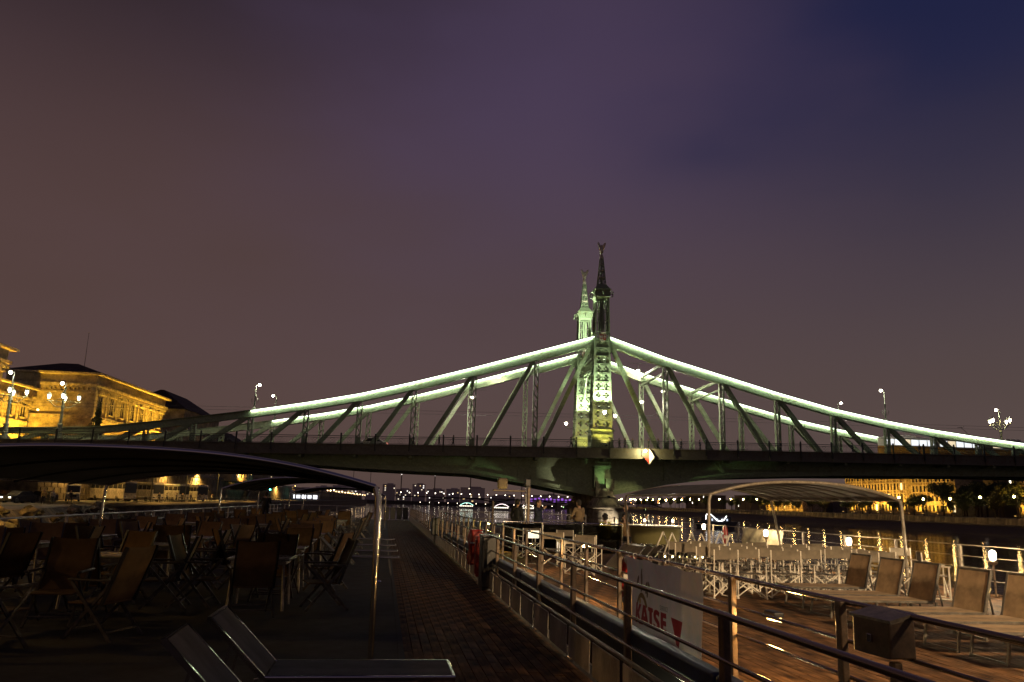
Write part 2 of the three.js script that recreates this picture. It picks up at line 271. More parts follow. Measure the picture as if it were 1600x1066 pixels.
    // upper shaft: narrow mullions
    for (let f = 0; f < 4; f++) {
      const q = []; for (const x of [-0.6, -0.3, 0, 0.3, 0.6]) q.push(bx(0.09, 5.1, 0.08, x, 27.1, 0.92)); for (const y of [24.9, 26.6, 28.3, 29.7]) q.push(bx(1.8, 0.12, 0.12, 0, y, 0.92));
      q.push(prism([[-0.28, 0], [0.28, 0], [0, 0.7]], 0.06).translate(0, 25.3, 0.95));
      obj('shaft_lattice', q.map((o) => o.rotateY(f * Math.PI / 2).translate(0, 0, z)), M.paint, t);
    }
    obj('crown', [frustum(1.9, 2.35, 29.9, 30.25, z), frustum(2.2, 2.2, 30.25, 31.2, z), frustum(2.5, 2.5, 31.2, 31.4, z), frustum(2.3, 1.25, 31.4, 32.2, z)], M.paint, t);
    for (let f = 0; f < 8; f++) { const a = f * Math.PI / 4, r = f % 2 ? 1.62 : 1.28; obj('scroll', pipe([0, 0.7, 1.4, 2.1, 2.8, 3.5, 4.3, 5].map((q) => V(r + 0.28 - 0.28 * Math.cos(q) * (1 - q * 0.1), 30.65 + 0.34 * Math.sin(q) * (1 - q * 0.1), 0)), 0.075, 14, 5).rotateY(a).translate(0, 0, z), M.paint, t); }
    const sp = [];
    for (const a of [-1, 1]) for (const b of [-1, 1]) sp.push(bar(V(a * 0.58, 32.1, z + b * 0.58), V(a * 0.2, 36.4, z + b * 0.2), 0.1, 0.1));
    for (let i = 0; i < 9; i++) { const y = 32.1 + i * 0.5, r = 0.58 - 0.38 * i / 8.6, r2 = 0.58 - 0.38 * (i + 1) / 8.6; for (const [a, b, c, d] of [[-1, 1, 1, 1], [1, 1, 1, -1], [1, -1, -1, -1], [-1, -1, -1, 1]]) { sp.push(bar(V(a * r, y, z + b * r), V(c * r, y, z + d * r), 0.05, 0.05)); if (i < 8) sp.push(bar(V(a * r, y, z + b * r), V(c * r2, y + 0.5, z + d * r2), 0.05, 0.05)); } }
    obj('spire_core', [frustum(0.42, 0.12, 32.1, 36.3, z)], M.paint, t);
    obj('spire', sp, M.paint, t);
    obj('spire_collar', [frustum(1.0, 1.08, 33.2, 33.36, z), frustum(0.78, 0.86, 34.3, 34.44, z), frustum(0.55, 0.62, 35.3, 35.45, z), frustum(0.5, 0.55, 36.35, 36.6, z), ball(0.24, 0, 36.85, z)], M.gilt, t);
    const wing = (k) => { const q = prism([[0, 0], [0.25, 0.5], [0.42, 0.95], [0.4, 1.15], [0.22, 1.05], [0.08, 0.8], [-0.02, 0.45]], 0.07, 0.02); return q.rotateY(k > 0 ? -0.5 : Math.PI + 0.5).translate(k * 0.08, 37.15, z); };
    obj('bird_statue', [lathe([[0.01, 0], [0.2, 0.12], [0.24, 0.4], [0.15, 0.7], [0.1, 0.82], [0.14, 0.95], [0.1, 1.08], [0.01, 1.12]], 10, 0, 36.98, z), wing(1), wing(-1), prism([[0, 0], [0.16, -0.03], [0, 0.08]], 0.06).translate(0.09, 37.95, z - 0.03), prism([[-0.1, 0], [0.1, 0], [0.16, -0.34], [-0.16, -0.34]], 0.06, 0.02).rotateX(0.6).translate(0, 37.25, z - 0.3)], M.gilt, t).geometry.translate(0, -36.6, -z).scale(1.3, 1.3, 1.3).translate(0, 36.6, z);
    // coat of arms on the river side
    const fz = z + 1.28;
    const cr = obj('crest', prism([[-0.5, 0.55], [0.5, 0.55], [0.5, 0.0], [0.3, -0.4], [0, -0.62], [-0.3, -0.4], [-0.5, 0]], 0.1, 0.03).translate(0, 23.9, fz), M.gilt, t);
    for (let i = 0; i < 4; i++) obj('stripe', [bx(0.44, 0.12, 0.04, -0.24, 24.32 - i * 0.26, fz + 0.15)], i % 2 ? M.white : M.red, t);
    obj('shield_half', [bx(0.42, 0.86, 0.04, 0.24, 23.95, fz + 0.15)], M.red, t);
    obj('shield_cross', [bx(0.07, 0.6, 0.04, 0.24, 24, fz + 0.19), bx(0.3, 0.07, 0.04, 0.24, 24.12, fz + 0.19), bx(0.22, 0.07, 0.04, 0.24, 23.96, fz + 0.192)], M.white, t);
    obj('crown_emblem', [lathe([[0.36, 0], [0.4, 0.1], [0.36, 0.3], [0.2, 0.46], [0.02, 0.5]], 12, 0, 24.55, fz + 0.1), bx(0.05, 0.26, 0.05, 0, 25.15, fz + 0.1), bx(0.18, 0.05, 0.05, 0, 25.2, fz + 0.1)], M.gilt, t);
    obj('gusset', [prism([[-2.6, 0], [-0.9, 1.3], [0.9, 1.3], [2.6, 0], [1.0, -1.2], [-1.0, -1.2]], 0.12).translate(0, 22.8, z + 0.42)], M.paint, t);
    // steel bearing box on the pier, with its inspection frame
    obj('bearing_box', [frustum(2.4, 2.2, 2.4, 5.3, z + 0.5), bx(2.6, 0.18, 2.6, 0, 5.35, z + 0.5)], M.paint, bridge);
    const fr = []; for (const x of [-1.2, -0.95, 0.95, 1.2]) fr.push(bar(V(x, 5.4, z + 1.75), V(x * 0.9, 6.6, z + 1.5), 0.1, 0.1)); for (const y of [5.5, 5.95, 6.55]) fr.push(bar(V(-1.2, y, z + 1.76), V(1.2, y, z + 1.76), 0.1, 0.1)); fr.push(bar(V(-3.3, 6.45, z + 1.6), V(3.3, 6.5, z + 1.6), 0.07, 0.07));
    obj('inspection_frame', fr, M.paint, bridge);
  }
  // portal between the towers
  const pg = [];
  for (const y of [20.6, 22.2, 24]) pg.push(bar(V(0, y, -W2 + 1), V(0, y, -1), 0.5, 0.3));
  for (let i = 0; i < 10; i++) { const za = -1.1 - i * 1.21, zb = za - 1.21; pg.push(bar(V(0, 22.2, za), V(0, 24, zb), 0.12, 0.1), bar(V(0, 24, za), V(0, 22.2, zb), 0.12, 0.1), bar(V(0, 20.6, za), V(0, 22.2, za), 0.12, 0.1)); }
  for (const k of [0, 1]) pg.push(pipe([V(0, 15.5, k ? -W2 + 1.1 : -1.1), V(0, 18.6, k ? -W2 + 1.7 : -1.7), V(0, 20.2, k ? -W2 + 3.4 : -3.4), V(0, 20.6, k ? -W2 + 5.6 : -5.6)], 0.16, 12, 6));
  pg.push(prism([[-2.2, 0], [2.2, 0], [1.4, 1.2], [0.5, 1.9], [0, 2.5], [-0.5, 1.9], [-1.4, 1.2]], 0.2).rotateY(Math.PI / 2).translate(-0.1, 24.1, -W2 / 2));
  obj('portal', pg, M.paint, bridge);
  // overhead wires
  for (const [y, z] of [[13.4, -5], [13.4, -9.3]]) obj('tram_wire', [bar(V(-90, y - 1.6, z), V(0, y, z), 0.03), bar(V(0, y, z), V(112, y + 1, z), 0.03)], M.iron, bridge);
  for (const s of [-26.8, -9.5, 9.6, 26.4, 43.1]) obj('span_wire', [pipe([V(s, deckY(s) + 6.6, 0), V(s, deckY(s) + 5.9, -W2 / 2), V(s, deckY(s) + 6.6, -W2)], 0.02, 10, 4)], M.iron, bridge);
}
// stone pier and abutment
{
  const pier = thing('bridge_pier', 'pale stone bridge pier with hat-shaped rounded cutwaters under the twin towers', 'pier', [BP.x, 0, BP.z], -BA);
  for (const [z, h] of [[1.6, 'cutwater'], [-W2 - 1.6, 'cutwater']]) {
    obj(h, [lathe([[2.7, -8.6], [2.45, -3.2], [2.35, -0.45]], 24, 0.3, 0, z)], M.pierStone, pier);
    for (let i = 0; i < 6; i++) { const y = -7.4 + i * 1.15; obj('stone_course', [lathe([[2.72 - i * 0.06, y], [2.76 - i * 0.06, y + 0.06], [2.76 - i * 0.06, y + 0.98], [2.7 - i * 0.06, y + 1.04]], 24, 0.3, 0, z)], M.pierStone, pier); }
    obj('cap_cornice', [lathe([[2.3, -0.5], [2.6, -0.42], [2.65, -0.15], [2.4, -0.05]], 24, 0.3, 0, z)], M.pierStone, pier);
    obj('cap', [lathe([[2.42, -0.08], [2.1, 0.35], [1.75, 0.8], [1.5, 1.15], [1.42, 1.3], [1.3, 1.34], [1.3, 1.75], [1.2, 2.0], [1.1, 2.4], [0.02, 2.45]], 24, 0.3, 0, z)], M.pierStone, pier);
    obj('cap_ring', [lathe([[1.62, 1.05], [1.7, 1.12], [1.66, 1.24], [1.45, 1.28]], 24, 0.3, 0, z)], M.pierStone, pier);
  }
  obj('pier_body', [bx(4.4, 9.2, W2 + 3.2, 0.3, -4, -W2 / 2), bx(3.0, 1.6, W2, 0.3, 1.4, -W2 / 2)], M.pierStone, pier);
  for (let i = 0; i < 5; i++) obj('body_course', [bx(4.5, 1.1, W2 + 3, 0.3, -7 + i * 1.3, -W2 / 2)], M.pierStone, pier);
  obj('bearing_stone', [bx(1.2, 1.5, 1.3, 0.9, 2.9, 2.0), bx(0.5, 2.2, 0.6, -0.85, 2.2, 2.3)], M.pierStone, pier);
  const ab = thing('bridge_abutment', 'stone abutment wall carrying the bridge end on the coach quay', 'abutment', [BP.x, 0, BP.z], -BA);
  obj('wall', [bx(20, 11, W2 + 5, -94, -0.6, -W2 / 2)], M.quayStone, ab);
  for (let j = 0; j < 7; j++) for (let i = 0; i < 8; i++) obj('stone_block', [rb(2.32, 0.84, 0.3, -103 + i * 2.38 + (j % 2) * 0.9, -1.2 + j * 0.88, 2.6, 0.04)], M.quayStone, ab);
}
// ---------- lamps and traffic on the bridge ----------
const bulbW = glow(1, 0.86, 0.68, 26), bulbWarm = glow(1, 0.62, 0.22, 18), bulbPale = glow(1, 0.88, 0.7, 7);
const poleIron = mat(0.16, 0.19, 0.14, 0.5), polePale = poleIron;
function mastLamp(s, w, y0, y1, arm, cd, label, m) {       // tall mast standing on the truss with one lamp head on an arm
  const p = bw(s, y0, w), t = thing('mast_lamp', label, 'street lamp', [p.x, p.y, p.z], -BA, 'mast lamps on the bridge trusses'), h = y1 - y0;
  obj('pole', [rod(V(0, -0.4, 0), V(0, h * 0.55, 0), 0.14, 0.1), rod(V(0, h * 0.55, 0), V(0, h, 0), 0.08, 0.06)], m, t);
  obj('ornament', [lathe([[0.1, 0], [0.34, 0.08], [0.2, 0.3], [0.12, 0.5]], 10), lathe([[0.09, 0], [0.24, 0.08], [0.1, 0.2]], 10, 0, h * 0.55, 0), lathe([[0.07, 0], [0.18, 0.06], [0.07, 0.14]], 10, 0, h * 0.78, 0), pipe([V(0, 0.9, 0), V(0.35, 1.1, 0), V(0.5, 1.5, 0), V(0.3, 1.6, 0)], 0.03, 10, 5), pipe([V(0, 0.9, 0), V(-0.35, 1.1, 0), V(-0.5, 1.5, 0), V(-0.3, 1.6, 0)], 0.03, 10, 5)], m, t);
  obj('arm', [rod(V(0, h - 0.05, 0), V(arm, h + 0.1, 0), 0.05)], m, t);
  obj('lamp_head', [rb(0.62, 0.16, 0.3, arm * 1.35, h + 0.16, 0, 0.05)], m, t);
  obj('bulb', [ball(0.2, arm * 1.35, h + 0.02, 0.05)], bulbW, t);
  point(V(arm * 1.35, h + 0.02, 0.05), lampW, cd, 0.2, t);
}
mastLamp(-48.8, 0, 11.55, 15.1, 0.35, 160, 'mast lamp on the near truss where its lit chord starts, on the building side', poleIron);
mastLamp(-48.9, W2, 11.4, 15.4, -0.4, 60, 'mast lamp on the far truss behind the nearer one, on the building side', polePale);
mastLamp(43.1, 0, 13.5, 18.1, -0.4, 160, 'mast lamp on the near truss above the yellow tram front', poleIron);
mastLamp(43.2, W2, 13.4, 18.0, 0.4, 60, 'mast lamp on the far truss just before the yellow tram', polePale);
function hangLamp(s, w, y, cd, label) {                    // lamp hung from the span wires over the roadway
  const p = bw(s, y, w), t = thing('hanging_lamp', label, 'street lamp', [p.x, p.y, p.z], -BA, 'lamps hung over the bridge road');
  obj('hood', [lathe([[0.04, 0.3], [0.1, 0.28], [0.34, 0.1], [0.36, 0.04]], 12)], poleIron, t);
  obj('hanger', [rod(V(0, 0.28, 0), V(0, 1.1, 0), 0.02), rod(V(-2, 1.15, 0), V(2, 1.15, 0), 0.02)], poleIron, t);
  obj('bulb', [ball(0.22, 0, 0, 0)], bulbW, t); point(V(0, 0, 0), lampW, cd, 0.2, t);
}
hangLamp(11.3, 7.2, 17.7, 330, 'hanging lamp over the road beside the post next after the towers');
hangLamp(8.9, W2 - 1, 21.9, 120, 'hanging lamp seen just above the far lit chord behind the towers');
hangLamp(7.1, 4, 15.5, 180, 'lower hanging lamp between the towers and the steep diagonal');
hangLamp(-18.4, 6, 15.4, 330, 'hanging lamp lighting a post two bays before the towers');
hangLamp(-14, W2 - 1, 19.8, 75, 'small hanging lamp above the far chord before the towers');
function lantern(s, w, y, dx, cd, label) {                 // wall lantern on a bracket at the tower foot
  const p = bw(s, y, w), t = thing('wall_lantern', label, 'lantern', [p.x, p.y, p.z], -BA, 'lanterns at the tower feet');
  obj('bracket', [bar(V(0, -0.55, 0), V(dx, -0.55, 0), 0.06), rod(V(0, -0.55, 0), V(0, -0.2, 0), 0.03), pipe([V(0, -0.55, 0), V(dx * 0.5, -0.85, 0), V(dx, -0.9, 0)], 0.03, 8, 5)], polePale, t);
  obj('cap', [lathe([[0.02, 0.42], [0.08, 0.3], [0.26, 0.22]], 8)], polePale, t);
  obj('bulb', [lathe([[0.08, -0.2], [0.24, 0.0], [0.22, 0.2], [0.02, 0.22]], 8)], bulbW, t); point(V(0, 0, 0), lampY, cd, 0.2, t);
}
lantern(-2.75, W2, 12.8, 1.4, 30, 'lantern on a bracket beside the far tower foot, on the building side');
lantern(2.85, 3.2, 13.1, -1.4, 30, 'lantern on a bracket beside the near tower foot, facing the tram side');
lantern(0.1, -2.5, 12.9, 0, 40, 'yellow lantern in front of the near tower face above its ledge');
{ // tower floodlights
  const fm = M.blackSteel;
  const flood = (s, w, y, to, c, cd, ang, label) => { const p = bw(s, y, w), t = thing('floodlight', label, 'floodlight', [p.x, p.y, p.z], -BA, 'floodlights on the bridge towers'); const d = bw(...to).sub(p).applyAxisAngle(V(0, 1, 0), BA); obj('housing', [along(new THREE.BoxGeometry(0.34, 0.26, 0.22), V(0, 0, 0), d.clone().normalize())], fm, t); obj('lamp_glass', [along(new THREE.BoxGeometry(0.28, 0.2, 0.03), d.clone().normalize().multiplyScalar(0.12), d.clone().normalize().multiplyScalar(1.12))], glow(...c, 6), t); spot(d.clone().normalize().multiplyScalar(0.2), d, c, cd, ang, t, 0.7); };
  const g = [0.85, 1, 0.72], y = [1, 0.78, 0.16];
  for (const k of [-0.7, 0.7]) {
    flood(k, -2.4, 13.6, [k * 0.8, 18.5, -1.1], g, 430, 0.75, k < 0 ? 'floodlight on the near tower ledge aimed up, on the building side' : 'floodlight on the near tower ledge aimed up, on the tram side');
    flood(k, W2 - 2.5, 13.6, [k * 0.8, 20, W2 - 1.1], g, 430, 0.75, k < 0 ? 'floodlight on the far tower ledge aimed up, on the building side' : 'floodlight on the far tower ledge aimed up, on the tram side');
  }
  flood(-0.6, 2.2, 24.9, [0, 29.6, W2 - 1], g, 1500, 0.5, 'floodlight on the portal top aimed at the far tower crown');
  flood(-1.8, 3.4, 24.6, [-0.4, 33.2, 0], g, 900, 0.45, 'floodlight behind the near tower aimed up at its spire');
  flood(0, -4.2, 8.2, [0, 12, -1.3], y, 150, 0.8, 'yellow floodlight on the walkway lighting the near tower foot');
  flood(-0.2, W2 - 4.4, 8.4, [0, 12, W2 - 1.2], y, 85, 0.8, 'yellow floodlight on the road lighting the far tower foot');
  flood(0.3, -4.6, 1.2, [0.1, 4.6, -1], [0.6, 1, 0.4], 40, 0.4, 'green floodlight on the pier cap lighting the bearing box');
  flood(4.6, -7.5, -5.6, [0.4, -1.6, -3.6], [1, 0.86, 0.66], 900, 0.24, 'pale floodlight low beside the pier lighting its near cutwater');
  flood(-6, W2 - 6, -5.6, [-1.5, -2.4, W2 - 1], [1, 0.86, 0.66], 110, 0.22, 'pale floodlight low beside the pier lighting its far end');
  flood(-5.5, -3.0, -0.4, [-15, 3.6, -0.2], [0.6, 1, 0.45], 130, 0.16, 'green floodlight at the pier aimed under the bridge towards the bank');
  flood(5.6, -3.0, -0.4, [17, 4.6, -0.2], [0.7, 1, 0.45], 130, 0.16, 'green floodlight at the pier aimed under the main span');
}
function candelabra(s, w, y0, y1, head, n, label) {
  const p = bw(s, y0, w), t = thing('candelabra_lamp', label, 'street lamp', [p.x, p.y, p.z], -BA, 'candelabra lamps at the bridge heads'), h = y1 - y0, ga = [];
  obj('base', [lathe([[0.6, 0], [0.6, 0.5], [0.36, 0.7], [0.3, 2.0], [0.4, 2.1], [0.24, 2.3]], 12)], polePale, t);
  obj('pole', [lathe([[0.22, 2.2], [0.16, h * 0.6], [0.26, h * 0.66], [0.13, h * 0.7], [0.1, h], [0.22, h + 0.1], [0.06, h + 0.3], [0.06, head - y0]], 12)], polePale, t);
  for (let i = 0; i < n; i++) {
    const a = i * 2 * Math.PI / n + 0.35, r = 1.75, q = (x, y) => V(Math.cos(a) * x, y, -Math.sin(a) * x);
    obj('arm', [pipe([q(0.1, h - 2.3), q(0.7, h - 2.5), q(1.4, h - 2.0), q(r, h - 1.6)], 0.06, 12, 5), pipe([q(0.1, h - 1.5), q(0.5, h - 1.3), q(0.9, h - 1.7), q(0.7, h - 2.1)], 0.04, 10, 5), rod(q(0.1, h - 1.7), q(r + 0.25, h - 1.7), 0.04)], polePale, t);
    const l = obj('lantern', [lathe([[0.1, -0.05], [0.22, 0.2], [0.2, 0.44], [0.02, 0.5]], 8, q(r, 0).x, h - 1.35, q(r, 0).z)], bulbPale, t);
    obj('cap', [lathe([[0.36, 0.5], [0.2, 0.64], [0.05, 0.78], [0.02, 0.95]], 8, q(r, 0).x, h - 1.35, q(r, 0).z)], polePale, l);
    point(q(r, h - 1.15), lampY, 50, 0.25, t);
  }
  obj('top_arm', [pipe([V(0, head - y0 - 0.1, 0), V(0.08, head - y0 + 0.35, 0), V(-0.3, head - y0 + 0.42, 0)], 0.05, 8, 5)], polePale, t);
  obj('bulb', [ball(0.22, -0.5, head - y0 + 0.34, 0)], bulbW, t); point(V(-0.5, head - y0 + 0.34, 0), lampW, 90, 0.2, t);
}
candelabra(-80, -2.2, 6.1, 13.7, 14.8, 4, 'four-armed candelabra lamp at the bridge end, leftmost in the photo');
candelabra(-73.2, -2.2, 6.3, 13.2, 13.6, 4, 'four-armed candelabra lamp in front of the grey side wall');
candelabra(71.8, W2, 8.6, 17.2, 17.6, 4, 'pale candelabra lamp over the main span, rightmost on the bridge');
{ // navigation mark below the railing
  const p = bw(6.13, 6.83, -3.75), t = thing('navigation_mark', 'red and white diamond shipping mark hung on the bridge edge', 'sign', [p.x, p.y, p.z], -BA);
  obj('red_half', prism([[0, -1.05], [0, 1.05], [-0.75, 0]], 0.06), mat(0.62, 0.05, 0.03, 0.5), t);
  obj('white_half', prism([[0.01, -1.05], [0.76, 0], [0.01, 1.05]], 0.06), mat(0.8, 0.78, 0.72, 0.5), t);
  obj('rim', [bar(V(0, 1.1, -0.02), V(-0.8, 0, -0.02), 0.06), bar(V(0, 1.1, -0.02), V(0.8, 0, -0.02), 0.06), bar(V(0, -1.1, -0.02), V(-0.8, 0, -0.02), 0.06), bar(V(0, -1.1, -0.02), V(0.8, 0, -0.02), 0.06)], M.iron, t);
  const q = bw(5.4, 7.55, -4.5), l = thing('sign_lamp', 'bare lamp on a bracket lighting the diamond shipping mark', 'lamp', [q.x, q.y, q.z], -BA);
  obj('bracket', [rod(V(0, 0.1, 0), V(0, 0.45, -1.0), 0.03)], M.iron, l); obj('bulb', [ball(0.2, 0, 0, 0)], bulbW, l); point(V(0, 0, 0), [1, 0.85, 0.4], 60, 0.15, l);
}
{ // tram
  const t0 = bw(45, deckY(45) - 0.1, 5), t = thing('tram', 'yellow tram with lit windows crossing the main span', 'tram', [t0.x, t0.y, t0.z], -BA - 0.005);
  const yel = mat(0.62, 0.3, 0.03, 0.4, 0, { map: T.grime, uv: 0.3 }), cream = mat(0.6, 0.57, 0.48, 0.5), win = glow(0.9, 0.95, 1, 1.1), wOr = glow(1, 0.8, 0.5, 0.9);
  for (let c = 0; c < 4; c++) {
    const x0 = c * 8.6, L = 8.3;
    obj('body', [rb(L, 1.5, 2.3, x0 + L / 2, 1.1, 0, 0.12)], yel, t);
    obj('upper_body', [rb(L - 0.1, 1.25, 2.24, x0 + L / 2, 2.4, 0, 0.1)], cream, t);
    obj('roof', [rb(L, 0.3, 2.2, x0 + L / 2, 3.1, 0, 0.12), rb(2.2, 0.35, 1.4, x0 + L / 2, 3.4, 0, 0.08)], M.white, t);
    for (let k = 0; k < 6; k++) for (const z of [1.125, -1.125]) obj('window', [bx(1.15, 0.85, 0.03, x0 + 0.85 + k * 1.32, 2.42, z)], (k + c) % 5 === 2 ? wOr : win, t);
    obj('skirt', [bx(L - 0.4, 0.35, 2.1, x0 + L / 2, 0.35, 0)], M.blackSteel, t);
    for (const k of [1.6, 6.7]) for (const z of [1, -1]) obj('wheel', [new THREE.CylinderGeometry(0.36, 0.36, 0.14, 16).rotateX(Math.PI / 2).translate(x0 + k, 0.36, z * 0.95)], M.blackSteel, t);
  }
  obj('pantograph', [bar(V(13, 3.3, 0), V(14.2, 4.3, 0), 0.05), bar(V(14.2, 4.3, 0), V(13.2, 5.2, 0), 0.05), bar(V(13.2, 5.2, -0.8), V(13.2, 5.2, 0.8), 0.06)], M.iron, t);
}
function carMesh(t, paint, L = 4.3, H = 1.45, lights = true) {
  const s = new THREE.Shape([[0, 0.3], [0.05, 0.72], [0.9, 0.86], [1.6, H - 0.05], [2.9, H], [3.7, 0.95], [4.25, 0.85], [4.3, 0.35], [4.2, 0.25], [0.1, 0.22]].map(([x, y]) => new THREE.Vector2(x / 4.3 * L, y)));
  obj('body', [new THREE.ExtrudeGeometry(s, { depth: 1.56, bevelEnabled: true, bevelSize: 0.06, bevelThickness: 0.08, bevelSegments: 2 }).translate(-L / 2, 0, -0.78)], paint, t);
  for (const z of [0.87, -0.87]) obj('side_window', [prism([[-0.95, 0.9], [-0.5, H - 0.12], [0.7, H - 0.1], [1.3, 0.95]], 0.02).translate(0, 0, z > 0 ? z : z - 0.02)], M.darkGlass, t);
  obj('windscreen', [bar(V(-1.28, 0.9, 0), V(-0.6, H - 0.07, 0), 1.4, 0.03)], M.darkGlass, t);
  for (const x of [-1.35, 1.3]) for (const z of [0.8, -0.8]) obj('wheel', [new THREE.CylinderGeometry(0.31, 0.31, 0.2, 16).rotateX(Math.PI / 2).translate(x, 0.31, z)], M.blackSteel, t);
  for (const z of [0.6, -0.6]) { obj('headlight', [rb(0.06, 0.14, 0.3, -L / 2 - 0.06, 0.66, z, 0.02)], lights ? glow(1, 0.95, 0.8, 5) : M.steel, t); obj('tail_light', [rb(0.06, 0.14, 0.3, L / 2 + 0.05, 0.72, z, 0.02)], glow(1, 0.05, 0.02, lights ? 1.5 : 0.02), t); }
}
{ const p = bw(-32.6, deckY(-32.6) - 0.1, 3.2), t = thing('car', 'white car driving on the bridge between two truss diagonals', 'car', [p.x, p.y, p.z], -BA - 0.016); carMesh(t, M.white); }
// ---------- river, banks, far shore ----------
const WY = -8;
M.water = mat(0.012, 0.014, 0.02, 0.06, 0, { bumpMap: T.wave, bumpScale: 0.045, uv: 1 / 22, ior: 1.33 });
{
  const g = new THREE.PlaneGeometry(6000, 6000).rotateX(-Math.PI / 2).translate(300, WY, -2400); struct('river', g, M.water);
  struct('ground', new THREE.PlaneGeometry(9000, 9000).rotateX(-Math.PI / 2).translate(300, WY - 3, -2400), mat(0.06, 0.05, 0.04, 0.95));
}
const qx = (d) => d > 115 ? -36.5 + 0.01 * (d - 115) : d > 40 ? -26 - (d - 40) * 10.5 / 75 : -26;                 // edge of the quay at d metres ahead
const quad = (rows) => { const p = [], ix = []; const n = rows[0].length; rows.forEach((r) => r.forEach((v) => p.push(v.x, v.y, v.z))); for (let j = 0; j < rows.length - 1; j++) for (let i = 0; i < n - 1; i++) { const a = j * n + i; ix.push(a, a + 1, a + n, a + 1, a + n + 1, a + n); } const g = new THREE.BufferGeometry(); g.setAttribute('position', new THREE.Float32BufferAttribute(p, 3)); g.setIndex(ix); g.computeVertexNormals(); g.setAttribute('uv', new THREE.Float32BufferAttribute(new Float32Array(p.length / 3 * 2), 2)); return g; };
const ds = [-60, 0, 40, 60, 80, 100, 115, 130, 200, 320, 500, 800, 1250];
M.quayTop = mat(0.16, 0.13, 0.1, 0.85, 0, { map: T.grime, uv: 0.12 });
struct('quay', quad(ds.map((d) => [V(-60, -1.8, -d), V(qx(d), -1.8, -d)])), M.quayTop);
struct('road', quad(ds.map((d) => [V(qx(d) - 16, -1.795, -d), V(qx(d) - 4, -1.795, -d)])), M.asphalt);
struct('quay_wall', quad(ds.filter((d) => d >= 115).map((d) => [V(qx(d), -1.8, -d), V(qx(d), WY - 1, -d)])), M.quayStone);
{ // kerb stones along the quay edge
  const o = struct('kerb', quad(ds.filter((d) => d >= 115).map((d) => [V(qx(d) - 0.5, -1.62, -d), V(qx(d) + 0.08, -1.62, -d), V(qx(d) + 0.08, -2.1, -d)])), M.pierStone);
}
{ // stone revetment with separate boulders
  const rows = []; for (let j = 0; j <= 14; j++) { const r = []; for (let i = 0; i <= 60; i++) { const d = -10 + i * 2.1, t = j / 14; r.push(V(qx(d) + t * 10, lerp(-1.8, WY - 0.6, t) + (j ? (hash(i, j) - 0.5) * 0.5 : 0), -d)); } rows.push(r); }
  M.slope = mat(0.17, 0.14, 0.1, 0.95, 0, { map: T.stone, bumpMap: T.stoneB, bumpScale: 0.15, uv: 0.14 });
  const bank = struct('embankment_slope', quad(rows), M.slope);
  const rocks = [0, 1, 2, 3].map((k) => { const g = mergeVertices(new THREE.IcosahedronGeometry(0.5, 1).deleteAttribute('uv').deleteAttribute('normal')), p = g.attributes.position; for (let i = 0; i < p.count; i++) { const f = 0.7 + 0.5 * hash(i, k * 7 + 1); p.setXYZ(i, p.getX(i) * f * 1.2, p.getY(i) * f * 0.7, p.getZ(i) * f); } g.computeVertexNormals(); const q = g.toNonIndexed(); q.computeVertexNormals(); return boxUV(q, 0.6); });
  const rm = [[0.22, 0.18, 0.13], [0.17, 0.145, 0.11], [0.26, 0.22, 0.17], [0.14, 0.13, 0.09]].map((c) => mat(...c, 0.95, 0, { map: T.stone, uv: 0.4 }));
  for (let i = 0; i < 290; i++) { const d = rr(48, 113), t = Math.pow(rnd(), 0.8), m = sh(new THREE.Mesh(rocks[i % 4], rm[(i * 7) % 4])); m.name = 'boulder'; m.position.set(qx(d) + t * 8 + 0.3, lerp(-1.8, WY - 0.6, t * 0.8) + 0.1, -d); m.rotation.set(rr(-0.4, 0.4), rr(0, 6), rr(-0.4, 0.4)); m.scale.setScalar(rr(0.5, 1.5)); bank.add(m); }
}
